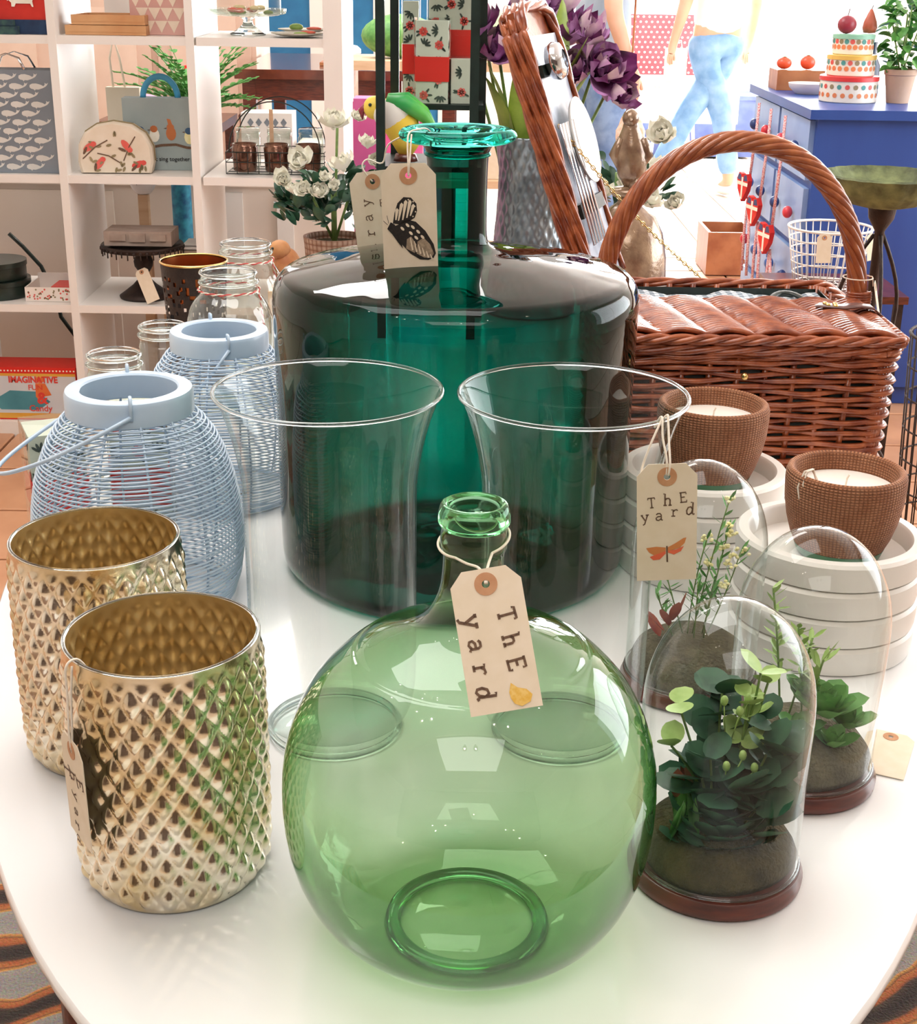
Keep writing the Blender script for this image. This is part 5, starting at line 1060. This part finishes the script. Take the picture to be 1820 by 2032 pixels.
part('front_print', pr_, [mat('pale_grey_print', '#c9cdd2', '#d4d7da', rough=.6), mat('mustard_print', '#d99a33', '#e6b04a', rough=.6), mat('teal_print', '#3f7f8c', '#559aa6', rough=.6), petal_w, mat('orange_figure_print', '#d8602a', '#e67f42', rough=.6)], t, False, M=Mf)
rl = mat('red_lettering', '#d5382e', '#e04a3e', rough=.6)
font_mesh('lettering', 'IMAGINATIVE', .026, rl, t, frame((.040, -.0564, .120), (1, 0, 0), (0, 0, 1)), bold=.04, sx=.9)
font_mesh('lettering', 'FUN', .022, rl, t, frame((.045, -.0564, .097), (1, 0, 0), (0, 0, 1)))
font_mesh('lettering', '&', .048, rl, t, frame((.062, -.0564, .064), (1, 0, 0), (0, 0, 1)), bold=.03)
font_mesh('lettering', 'Candy', .026, rl, t, frame((.055, -.0564, .034), (1, 0, 0), (0, 0, 1)))
# ---------------------------------------------------------------- behind the shelf unit
t = thing('low_counter', 'pale beige panelled counter behind the lower half of the shelf unit', 'counter', (-1.15, 4.66, 0))
bg_m = mat('beige_counter_paint', '#eadccf', '#efe3d8', rough=.8, scale=3)
part('carcass', MB().box((0, 0, .315), (1.50, .26, .63)), bg_m, t, False)
for x0, x1, m_ in ((-.75, -.10, bg_m), (-.095, .045, bg_m), (.37, .455, white_p), (.555, .615, white_p)):
    part('panel', MB().box(((x0+x1)/2, -.137, .32), (x1-x0-.008, .012, .58)), m_, t, False)
part('counter_top', MB().box((0, 0, .64), (1.54, .30, .02)), bg_m, t, False)
t = thing('wooden_cupboard', 'pink-brown wooden cupboard with panelled doors behind the shelf unit', 'cupboard', (-1.55, 6.6, 0))
pk_w = mat('pinkish_pine', '#cfae9a', '#dabca9', rough=.5, scale=6, stretch=(1, 1, .2))
part('carcass', MB().box((0, 0, .60), (1.3, .45, 1.20)), pk_w, t, False)
for i in range(3):
    d_ = part('door', MB().box((-.43+.43*i, -.235, .62), (.40, .02, 1.10)), pk_w, t, False); part('door_panel', MB().box((-.43+.43*i, -.249, .85), (.28, .012, .50)).box((-.43+.43*i, -.249, .32), (.28, .012, .35)), mat('pine_panel', '#dbbda9', '#e4c9b6', rough=.5, scale=6), d_, False, kind='stuff'); part('knob', MB().ball((-.28+.43*i, -.262, .66), .014, 8, 6), wood_dk, d_, True)
t = thing('red_box', 'bright red box on the cupboard ledge beside the fern', 'box', (-1.085, 5.9, .70)); part('carton', MB().box((0, 0, .10), (.07, .07, .20)), red_m, t, False)
t2 = thing('side_table', 'dark wooden side table behind the shelf carrying papers and a red box', 'table', (-1.2, 5.9, 0)); part('top', MB().box((0, 0, .68), (.50, .40, .035)), wood_dk, t2, False)
for sx in (-.22, .22):
    for sy in (-.17, .17): part('leg', MB().box((sx, sy, .33), (.035, .035, .665)), wood_dk, t2, False)
t = thing('paper_stack', 'lilac and white papers in a low wire tray on the dark side table', 'papers', (-1.27, 5.85, .6985)); part('wire_tray', MB().box((0, 0, .015), (.20, .14, .03)), chrome, t, False); part('sheets', MB().box((0, 0, .05), (.18, .12, .035)), white_p, t, False); part('lilac_sheet', MB().box((-.02, 0, .078), (.17, .10, .018), Matrix.Rotation(.1, 4, 'Y')), mat('lilac_paper', '#d8a8c8', '#e3bcd6', rough=.7), t, False)
# fern in a pot
fe = thing('potted_fern', 'feathery bright green potted fern behind the bird bag', 'plant', (-.865, 4.68, .6505))
part('pot', MB().lathe([(0, 0), (.05, 0), (.065, .10), (.068, .12), (.06, .12), (0, .11)], 28), black_m, fe)
fe.scale = (1.05, 1.0, 1.4)
rnd = random.Random(8)
for i in range(64):
    a = rnd.uniform(0, 2*pi); L_ = rnd.uniform(.14, .25); el = rnd.uniform(.5, 1.35)
    pth = [(L_*u*cos(el-.5*u)*cos(a), L_*u*cos(el-.5*u)*sin(a), .11+L_*u*sin(el-.4*u)*1.15) for u in [j/9 for j in range(10)]]
    fr_ = part('frond', MB().tube(pth, .0016, 4), leaf_md, fe, True); m = MB()
    for j in range(1, 10):
        for s_ in (-1, 1):
            q = Vector(pth[j]); w_ = .034*(1-j/12); d = Vector((-sin(a)*s_, cos(a)*s_, .25)).normalized()*w_; f_ = Vector((cos(a), sin(a), .3))*.010
            m.add([q-f_, q+d*.6-f_*.8, q+d, q+d*.6+f_*.8, q+f_], [(0, 1, 2, 3, 4)])
    part('leaflets', m, mat('fern_green', '#2f7a30', '#559c42', rough=.5, scale=40), fr_, True, kind='stuff')
# dark dining table behind the shelf
t = thing('dining_table', 'dark brown polished wooden table seen through the shelf', 'table', (-.44, 6.05, .03))
part('top', MB().box((0, 0, .865), (.86, 1.0, .035)), mat('polished_mahogany', '#4a2118', '#6d3626', rough=.18, scale=12, stretch=(1, 5, 1), coat=.5), t, False); part('apron', MB().box((0, -.46, .81), (.78, .025, .08)), wood_dk, t, False); part('apron', MB().box((0, .46, .81), (.78, .025, .08)), wood_dk, t, False)
for sx in (-.38, .38):
    for sy in (-.45, .45): part('leg', MB().box((sx, sy, .410), (.05, .05, .875)), wood_dk, t, False)
t = thing('tissue_parcel', 'crumpled white tissue parcel on a tray on the dark table', 'parcel', (-.47, 5.85, .9135)); part('tray', MB().box((0, 0, .006), (.20, .14, .012)), wood_md, t, False); part('tissue', MB().ball((0, 0, .045), (.06, .05, .035), 14, 8, fn=lambda u: 1+.18*sin(11*u[0]+7*u[2])*cos(9*u[1])), white_p, t, False)
t = thing('white_storage_box', 'white lattice-sided box standing behind the wire caddy', 'box', (-.62, 4.62, .6505)); part('carton', MB().box((0, 0, .10), (.16, .12, .20)), white_p, t, False)
q = MB()
for i in range(5): q.poly([(-.06+.026*i, .0), (-.05+.026*i, .013), (-.04+.026*i, 0), (-.05+.026*i, -.013)])
part('lattice_print', q, MC['slate_paper'], t, False, M=frame((0, -.0606, .172), (1, 0, 0), (0, 0, 1)))
t = thing('white_storage_box', 'plain white flat box lying behind the wire caddy', 'box', (-.455, 4.63, .6505)); part('carton', MB().box((0, 0, .055), (.14, .16, .11)), white_p, t, False)
t = thing('blue_cabinet', 'deep blue tall cabinet with white framed panels far behind the cake dome', 'cabinet', (-.62, 8.2, 0)); part('carcass', MB().box((0, 0, .90), (1.1, .4, 1.8)), petrol, t, False)
for x in (-.52, -.17, .17, .52): part('white_stile', MB().box((x, -.205, .95), (.09, .02, 1.60)), white_p, t, False)
# middle distance, between the shelf and the flowers
t = thing('pine_bench', 'pale pine shelf bench holding green cushions behind the black stand', 'bench', (-.02, 5.0, 0))
part('seat', MB().box((0, 0, .98), (.80, .36, .03)), wood_lt, t, False); part('lower_board', MB().box((0, 0, .60), (.78, .34, .025)), wood_lt, t, False)
for sx in (-.37, .37): part('end_panel', MB().box((sx, 0, .4825), (.03, .34, .964)), wood_lt, t, False)
for i, (x, lb, m_, z_) in enumerate(((-.20, 'rounded dark green cushion on the pine bench', leaf_md, .07), (.10, 'pale green cushion on the pine bench', mat('pale_green_cloth', '#b5d69a', '#c4e0ac', rough=.9), .08))):
    t = thing('cushion', lb, 'cushion', (-.02+x, 4.98, .996), group='green cushions'); part('cover', MB().ball((0, 0, z_), (.13, .09, z_), 20, 12), m_, t, True)
t = thing('pink_carton', 'hot pink carton on the lower board of the pine bench', 'box', (-.25, 4.96, .6135)); part('carton', MB().box((0, 0, .12), (.22, .15, .24)), pink_m, t, False)
t = thing('cream_carton', 'cream cardboard carton on the lower board of the pine bench', 'box', (.10, 4.96, .6135)); part('carton', MB().box((0, 0, .08), (.30, .16, .16)), card, t, False)
# ---------------------------------------------------------------- right background: blue dresser and things on it
dr = thing('blue_dresser', 'bright blue painted chest of drawers with coloured knobs', 'chest of drawers', (1.44, 4.78, 0))
part('carcass', MB().box((0, 0, .47), (.78, .90, .82)), blue_paint, dr, False)
part('top', MB().box((0, 0, .895), (.84, .96, .028)), blue_paint, dr, False)
part('plinth', MB().box((0, 0, .03), (.74, .86, .058)), blue_paint, dr, False)
kn = [mat('blue_knob', '#3b62a8', '#4a72b8', rough=.3), mat('red_knob', '#cf2d3a', '#dd4450', rough=.3), mat('navy_knob', '#22396f', '#2c4682', rough=.3)]
for r_ in range(4):
    for c_ in range(2):
        y = -.22+.44*c_; z = .785-.20*r_
        d_ = part('drawer', MB().box((-.397, y, z), (.018, .41, .175)), blue_front, dr, False)
        for k in range(2): part('knob', MB().ball((-.425, y-.10+.2*k, z), (.016, .019, .019), 12, 8), kn[(r_+c_+k) % 3 if not (r_ == 0 and c_ == 0) else (2, 1)[k]], d_, True)
# bunting hearts hanging from ribbons on the drawer fronts
rib = mat('candy_stripe_ribbon', '#d8505a', '#f3e6e4', rough=.8, scale=260)
for i, (y, zt, zb, dx) in enumerate(((4.92, .87, .60, .02), (4.72, .87, .55, 0), (4.50, .87, .50, -.01))):
    h_ = thing('heart_bunting', ('far', 'middle', 'near')[i]+' stuffed red, white and blue flag heart hanging on ribbon from the blue dresser', 'decoration', (.985, y, 0), group='hearts on the blue dresser')
    part('ribbon', MB().tube([(.012, .03, zt), (.008, .02, (zt+zb)/2+.05), (-.005, 0, zb+.03)], .006, 5, flat=.3).tube([(-.005, 0, zb-.04), (.0, -.04, zb-.15), (.0, -.06, zb-.30)], .006, 5, flat=.3).tube([(-.005, 0, zb-.04), (.0, .04, zb-.15), (.0, .03, zb-.30)], .006, 5, flat=.3), rib, h_, True)
    hp_ = [(0, -.055), (.035, -.015), (.045, .02), (.030, .042), (.010, .038), (0, .024), (-.010, .038), (-.030, .042), (-.045, .02), (-.035, -.015)]
    Mh = frame((-.022, 0, zb), (.25, -1, 0), (0, 0, 1))
    part('heart', MB().poly(hp_, .016, -.008), red_m, h_, False, M=Mh)
    part('white_cross', MB().poly([(-.006, -.046), (.006, -.046), (.006, .028), (-.006, .028)], z=.0086).poly([(-.043, .0), (.043, .0), (.044, .012), (-.044, .012)], z=.0088), petal_w, h_, False, M=Mh)
    part('blue_field', MB().poly([(.010, .016), (.040, .018), (.030, .038), (.012, .034)], z=.0084).poly([(-.010, .016), (-.040, .018), (-.030, .038), (-.012, .034)], z=.0084), kn[2], h_, False, M=Mh)
# cake tins
rnd = random.Random(21)
tin_c = mat('cream_enamel_tin', '#ece2cf', '#f2eadb', rough=.35); dots = [rose_print, MC['olive_leaf_print'], mat('orange_dot', '#e07a45', '#ea8f5c', rough=.6), mat('teal_dot', '#3f8a84', '#5aa29a', rough=.6)]
for i, (r_, z, h_, lc, lb) in enumerate(((.088, 0, .078, '#d83a3a', 'largest fruit-dotted cake tin with a red lid edge, bottom of the tower'), (.073, .0786, .062, '#e0b65a', 'middle fruit-dotted cake tin with a yellow lid edge in the tower'), (.062, .1412, .060, '#8fc4a8', 'smallest fruit-dotted cake tin with a mint lid edge, top of the tower'))):
    t = thing('cake_tin', lb, 'tin', (1.200, 4.60, .9095+z), group='tower of cake tins')
    part('tin', MB().lathe([(0, 0), (r_-.002, 0), (r_, .002), (r_, h_-.014), (r_-.002, h_-.014)], 44), tin_c, t)
    part('lid', MB().lathe([(r_-.001, h_-.015), (r_+.003, h_-.014), (r_+.003, h_-.002), (r_, h_), (0, h_)], 44), mat('tin_lid_%s' % ('red', 'yellow', 'mint')[i], lc, rough=.35), t)
    m = MB()
    for k in range(22):
        a = 2*pi*k/22
        for q_, (dz, mi) in enumerate(((.014, k % 3 and 0 or 2), (h_*.5, (0, 1, 3)[k % 3]))):
            M = frame(((r_+.0005)*cos(a+.14*q_), (r_+.0005)*sin(a+.14*q_), dz+.008), (-sin(a+.14*q_), cos(a+.14*q_), 0), (0, 0, 1)); m.poly(ell(0, 0, .0075, .0075, 9), M=M, mi=mi)
    part('fruit_dots', m, dots, t, False, kind='stuff')
for i, (x, y, m_, lb) in enumerate(((1.168, 4.575, mat('plum_red_fruit', '#7d2033', '#a83a48', rough=.35), 'dark red ornamental apple on top of the cake tins'), (1.245, 4.60, mat('rust_red_fruit', '#a8503c', '#c46a50', rough=.4), 'pointed rust-red pear ornament on top of the cake tins'))):
    t = thing('ornamental_fruit', lb, 'fruit', (x, y, 1.1115))
    part('fruit', MB().ball((0, 0, .026), (.029, .029, .027) if i == 0 else (.022, .022, .026), 16, 10) if i == 0 else MB().lathe([(0, 0), (.018, .002), (.023, .016), (.020, .034), (.010, .058), (.004, .070), (0, .072)], 16), m_, t, True)
    part('stalk', MB().tube([(0, 0, .05 if i == 0 else .07), (.004, 0, .072 if i == 0 else .082)], .0016, 5), wood_dk, t, True)
bs = thing('potted_basil', 'bright green basil plant in a pale terracotta pot on the blue dresser', 'plant', (1.350, 4.575, .9095))
part('pot', MB().lathe([(0, 0), (.034, 0), (.046, .082), (.049, .084), (.050, .100), (.044, .100), (.042, .085), (0, .085)], 32), terra, bs)
part('stems', MB().tube([(0, 0, .08), (.0, 0, .26)], .003, 5).tube([(0, 0, .08), (.04, .0, .22)], .0025, 5).tube([(0, 0, .08), (-.045, .0, .24)], .0025, 5).tube([(0, 0, .08), (.02, .03, .3)], .0025, 5), stem_m, bs, True)
LM['basil'] = leaf_mesh('leaf', mat('basil_leaf', '#3d7f35', '#69a650', rough=.4, scale=30), .042, .030, .5, 6, .55, -.3)
rnd = random.Random(30)
for i in range(130):
    a = rnd.uniform(0, 2*pi); q = rnd.uniform(.0, 1)**.6; z = rnd.uniform(.10, .33); rr_ = (.075*q)*(1-.5*abs(z-.2)/.13)
    lf(bs, 'basil', (rr_*cos(a), rr_*sin(a), z), math.degrees(a)+rnd.uniform(-40, 40), rnd.uniform(-30, 50), rnd.uniform(.7, 1.15), rnd.uniform(-30, 30))
t = thing('vase', 'dark glass bottle vase between the cake tins and the basil', 'vase', (1.300, 4.74, .9095)); part('body', MB().lathe([(0, 0), (.03, 0), (.032, .01), (.030, .10), (.014, .13), (.014, .17), (.016, .172), (.010, .172)], 28), mat('navy_glass', '#1b2740', '#2a3a5c', rough=.1), t)
t = thing('chopping_block', 'brown wooden block with tomatoes on it at the back of the blue dresser', 'block', (1.135, 5.05, .9095)); part('block', MB().box((0, 0, .0325), (.16, .14, .065)), wood_md, t, False)
for i, x in enumerate((-.05, .03)):
    t = thing('tomato', ('flattened orange-red tomato at the left end of the wooden block', 'round red tomato at the right end of the wooden block')[i], 'tomato', (1.135+x, 5.03, .975)); part('fruit', MB().ball((0, 0, .020+.003*i), (.026, .026, .020+.003*i), 14, 10), mat('tomato_red', '#d8492e', '#e8623f', rough=.3), t, True); part('calyx', MB().poly(ell(0, 0, .009, .009, 8), .001, .040+.006*i), leaf_md, t, True)
t = thing('ceramic_dish', 'white oval dish beside the wooden block on the blue dresser', 'dish', (1.135, 4.86, .9095)); part('dish', MB().lathe([(0, 0), (.04, 0), (.062, .02), (.066, .034), (.063, .034), (.056, .022), (0, .008)], 32), white_p, t)
# green pedestal urn, mesh baskets and wooden crate
ur = thing('iron_urn_stand', 'mossy green fluted iron bowl on a scrolled dark iron stand', 'stand', (1.005, 3.42, 0))
part('bowl', MB().lathe([(0, .768), (.05, .768), (.09, .778), (.125, .806), (.146, .836), (.151, .842), (.145, .846), (.120, .818), (.085, .796), (0, .784)], 64, fn=lambda r, z, a: r*(1+.025*cos(20*a)) if r > .04 else r), mat('verdigris_iron', '#4b5336', '#7f8a5c', rough=.7, scale=24, bump=.5), ur)
part('stem', MB().lathe([(0, .0), (.012, .0), (.012, .71), (.030, .74), (.034, .768), (0, .768)], 20), dark_iron, ur)
for k in range(3):
    a = 2*pi*k/3+.5
    part('scroll', MB().tube([((.012+.075*abs(sin(u)))*cos(a), (.012+.075*abs(sin(u)))*sin(a), .70-.19*u/1.57) for u in [i*pi/2/10*2 for i in range(11)]], .005, 6), dark_iron, ur, True)
    part('leg', MB().tube([(0, 0, .25), (.10*cos(a), .10*sin(a), .12), (.16*cos(a), .16*sin(a), .007)], .007, 6), dark_iron, ur, True)
price_tag('small white tag dangling under the right of the green iron bowl', (1.066, 3.275, .795), (.9, 0, .35), (-.35, 0, .93), art_none, W=.020, Ln=.034)
def mesh_basket(label, x, y, z, r0, r1, h_, m, cat='basket', rows=6):
    t = thing('wire_basket', label, cat, (x, y, z))
    for k in range(rows): u = k/(rows-1); part('wire_hoop', MB().tube([((r0+(r1-r0)*u)*cos(a), (r0+(r1-r0)*u)*sin(a), .002+h_*u) for a in [2*pi*i/36 for i in range(36)]], .0022 if k < rows-1 else .0038, 5, True), m, t, True)
    q = MB()
    for i in range(32): a = 2*pi*i/32; q.tube([(r0*cos(a), r0*sin(a), .002), (r1*cos(a), r1*sin(a), h_)], .0018, 4)
    for i in range(5): d = -r0*.8+r0*1.6*i/4; c_ = sqrt(max(0, r0*r0-d*d)); q.tube([(-c_, d, .002), (c_, d, .002)], .0018, 4).tube([(d, -c_, .002), (d, c_, .002)], .0018, 4)
    part('wire_uprights', q, m, t, True, kind='stuff'); return t
ws = thing('plant_table', 'rusty wire and wood table carrying the white wire basket behind the hamper', 'table', (1.02, 3.86, 0))
part('top', MB().box((0, 0, .475), (.34, .30, .02)), wood_dk, ws, False)
for sx in (-.15, .15):
    for sy in (-.13, .13): part('leg', MB().box((sx, sy, .2325), (.022, .022, .465)), dark_iron, ws, False)
mesh_basket('round white wire mesh basket behind the right side of the hamper handle', 1.00, 3.86, .4855, .085, .112, .155, white_p)
mesh_basket('tall dark wire basket standing on the floor right of the hamper', 1.10, 2.98, 0, .10, .125, .56, dark_iron, rows=9)
t = price_tag('manila tag hanging on the white wire basket, left of the hamper handle', (.955, 3.735, .635), (1, 0, .03), (-.03, .05, 1), art_none, W=.040, Ln=.075)
t = price_tag('manila tag hanging above the dark wire basket, right of the hamper handle', (1.088, 3.768, .634), (.9, .5, .1), (-.1, .03, 1), art_none, W=.034, Ln=.070)
t = price_tag('buff tag tied to the right foot of the hamper handle by raffia', (.612, 2.070, .800+.06), (.30, .9, 0), (-.25, 0, 1), art_none, W=.036, Ln=.085, strings=[[(.6085+.0*cos(0), 2.070, .861)]+[(.585+.0215*cos(q), 2.071+.0215*sin(q), .874) for q in [2*pi*i/16 for i in range(17)]]])
cr_ = thing('wooden_crate', 'small open wooden crate on the bright floor behind the hamper handle', 'crate', (1.20, 6.45, .0))
for nm, c, d in (('side', (-.10, 0, .10), (.014, .30, .19)), ('side', (.10, 0, .10), (.014, .30, .19)), ('end', (0, -.143, .10), (.186, .014, .19)), ('end', (0, .143, .10), (.186, .014, .19)), ('base', (0, 0, .006), (.186, .272, .010))): part(nm, MB().box(c, d), wood_md, cr_, False)
# ---------------------------------------------------------------- far display table with red polka dots, stool
ft = thing('display_table', 'white painted display table with a drawer and thin legs in the background', 'table', (1.42, 10.15, 0))
part('top', MB().box((0, 0, .59), (.92, .50, .03)), white_p, ft, False); part('drawer_box', MB().box((0, 0, .435), (.88, .46, .28)), white_p, ft, False)
for x in (-.22, .22): dw = part('drawer', MB().box((x, -.238, .435), (.40, .016, .22)), white_p, ft, False); part('knob', MB().ball((x, -.255, .435), .014, 8, 6), chrome, dw, True)
for sx in (-.41, .41):
    for sy in (-.20, .20): part('leg', MB().box((sx, sy, .1475), (.04, .04, .295)), white_p, ft, False)
pd = thing('polka_dot_panel', 'large red fabric-covered board with white polka dots standing on the white table', 'board', (1.38, 10.02, .606))
pd.scale = (1.36, 1, 1.24)
part('board', MB().box((0, 0, .155), (.56, .03, .31)), mat('red_polka_cloth', '#e0525c', '#e86670', rough=.8, scale=3), pd, False)
q = MB()
for r_ in range(12):
    for c_ in range(20):
        x = -.265+.028*c_+(.014 if r_ % 2 else 0)
        if x < .27: q.poly(ell(x, .012+.026*r_, .0062, .0062, 8))
part('white_dots', q, petal_w, pd, False, M=frame((0, -.0155, 0), (1, 0, 0), (0, 0, 1)), kind='stuff')
t = thing('folding_stool', 'white folding trestle stool beside the far person', 'stool', (1.33, 9.35, 0))
part('seat', MB().box((0, 0, .60), (.26, .26, .02)), white_p, t, False)
for sx in (-1, 1):
    for sy in (-1, 1): part('leg', MB().tube([(sx*.10, sy*.10, .59), (sx*.15, sy*.12, .0)], .012, 6), white_p, t, True)
    part('rung', MB().tube([(sx*.13, -.11, .22), (sx*.13, .11, .22)], .008, 6), white_p, t, True)
part('rung', MB().tube([(-.128, -.11, .25), (.128, -.11, .25)], .008, 6), white_p, t, True)
t = thing('paper_bags', 'pale peach paper carrier bag on the folding stool', 'bag', (1.33, 9.35, .6105)); part('bag', MB().box((0, 0, .10), (.13, .09, .20)), mat('peach_paper', '#e8c4a4', '#f0d4ba', rough=.8), t, False); part('handle', MB().tube([(-.03, -.045, .20), (-.02, -.045, .25), (.02, -.045, .25), (.03, -.045, .20)], .003, 5), string_m, t, True)
mt = thing('blue_storage_chest', 'low dark blue chest standing on the floor behind the far white table', 'chest', (1.35, 10.75, 0)); part('body', MB().box((0, 0, .20), (1.5, .40, .40)), chest_blue, mt, False); part('lid', MB().box((0, 0, .415), (1.54, .43, .03)), chest_blue, mt, False)
# ---------------------------------------------------------------- people in the background (standing, seen from the hips down in the photo)
def person(label, x, y, rz, stance, denim, topm, hold=None):
    t = thing('person', label, 'person', (x, y, 0), rz)
    def skin_obj(name, verts, edges, rad, m, parent, root=0, sub=2):
        me = bpy.data.meshes.new(name); me.from_pydata(verts, edges, []); o = bpy.data.objects.new(name, me); COL.objects.link(o); o.parent = parent
        md = o.modifiers.new('skin', 'SKIN'); md.use_smooth_shade = True
        for i, v in enumerate(me.skin_vertices[0].data): v.radius = rad[i] if hasattr(rad[i], '__len__') else (rad[i], rad[i]); v.use_root = (i == root)
        o.modifiers.new('sub', 'SUBSURF').levels = sub; o.modifiers['sub'].render_levels = sub; me.materials.append(m); return o
    (lk, la), (rk, ra) = stance
    V = [(0, 0, .92), (0, .01, 1.08), (0, .01, 1.24), (0, 0, 1.38), (0, 0, 1.47), (0, -.01, 1.53)]; E_ = [(0, 1), (1, 2), (2, 3), (3, 4), (4, 5)]; Rr = [(.15, .105), (.125, .09), (.145, .10), (.13, .085), (.052, .055), (.05, .055)]
    def chain(start, pts, rs):
        p = start
        for v, r in zip(pts, rs): V.append(v); Rr.append(r); E_.append((p, len(V)-1)); p = len(V)-1
        return p
    chain(0, [(-.09, 0, .85), lk, la, (la[0]-.005, la[1]-.10, max(.035, la[2]-.06))], [.085, .056, .038, .032]); chain(0, [(.09, 0, .85), rk, ra, (ra[0]+.005, ra[1]-.10, max(.035, ra[2]-.06))], [.085, .056, .038, .032])
    for s in (-1, 1):
        h = chain(3, [(s*.17, .01, 1.38), (s*.23, .03, 1.12), (s*.25, -.05, .90), (s*.25, -.075, .84)], [.055, .042, .028, (.034, .018)])
        for k, (dx, dz, L_) in enumerate(((-.030, -.02, .060), (-.012, -.035, .078), (.005, -.036, .082), (.020, -.034, .074))):
            chain(h, [(s*(.25+dx*.6), -.085, .84+dz), (s*(.25+dx*.8), -.088, .84-L_*.7), (s*(.25+dx*.8), -.080, .84-L_*1.1)], [.0095, .0085, .007])
        chain(h, [(s*.225, -.105, .835), (s*.222, -.118, .80)], [.010, .008])
    b = skin_obj('body', V, E_, Rr, skin_m, t)
    hd = part('head', MB().ball((0, -.015, 1.62), (.073, .090, .108), 24, 18, fn=lambda u: 1-.10*max(0, -u[2])**1.5).tube([(0, -.098, 1.635), (0, -.118, 1.605), (0, -.103, 1.597)], [.008, .014, .008], 8).ball((-.073, 0, 1.615), (.010, .018, .028), 10, 8).ball((.073, 0, 1.615), (.010, .018, .028), 10, 8), skin_m, t, True)
    for s in (-1, 1): part('eye', MB().ball((s*.029, -.094, 1.628), (.011, .008, .008), 10, 6), white_p, hd, True)
    part('mouth', MB().ball((0, -.094, 1.567), (.022, .007, .006), 10, 6), MC['coral_rose_print'], hd, True)
    part('hair', MB().ball((0, .008, 1.645), (.082, .096, .105), 24, 16, fn=lambda u: 1 if u[1] > -.45 or u[2] > .55 else .80).ball((0, .055, 1.56), (.070, .050, .09), 16, 10), hair_m, t, True)
    skin_obj('jeans', [(0, 0, .97), (0, .0, .90), (-.09, 0, .82), lk, (la[0], la[1], la[2]+.03), (.09, 0, .82), rk, (ra[0], ra[1], ra[2]+.03)], [(0, 1), (1, 2), (2, 3), (3, 4), (1, 5), (5, 6), (6, 7)], [(.155, .115), (.165, .13), .102, .072, .066, .102, .072, .066], denim, t)
    skin_obj('top', [(0, 0, .90), (0, .01, 1.08), (0, .01, 1.24), (0, 0, 1.39), (-.17, .01, 1.385), (-.225, .02, 1.18), (.17, .01, 1.385), (.225, .02, 1.18)], [(0, 1), (1, 2), (2, 3), (3, 4), (4, 5), (3, 6), (6, 7)], [(.180, .142), (.155, .125), (.165, .122), (.14, .10), .068, .062, .068, .062], topm, t)
    for f in (la, ra): part('shoe', MB().ball((f[0], f[1]-.055, max(.032, f[2]-.05)), (.045, .125, .034), 16, 10, fn=lambda u: 1-.12*max(0, u[1])), white_p, t, True)
    return t
person('person in pale washed jeans and a white top walking through the bright doorway light', 1.47, 8.7, 200, (((.16, .0, .48), (.34, -.02, .09)), ((-.05, .05, .47), (-.10, .10, .09))), jeans_lt, top_w)
person('person in blue jeans and a grey-blue top standing behind the purple tulips', .60, 6.45, 100, (((-.085, -.01, .47), (-.09, .01, .08)), ((.10, -.01, .47), (.10, .01, .08))), jeans_m, top_g)
t = thing('shoulder_bag', 'cream and peach patterned soft bag hanging beside the person in blue jeans', 'bag', (.70, 6.12, .0))
part('pouch', MB().ball((0, 0, .62), (.062, .05, .105), 18, 12, fn=lambda u: 1+.05*sin(9*u[2])), mat('peach_floral_cloth', '#e8b89a', '#f6e6d8', rough=.9, scale=40), t, True); part('strap', MB().tube([(-.02, 0, .71), (-.01, .0, .86), (.0, .08, 1.0), (.01, .16, 1.12), (.02, .25, 1.36)], .006, 5, flat=.4), wood_md, t, True)
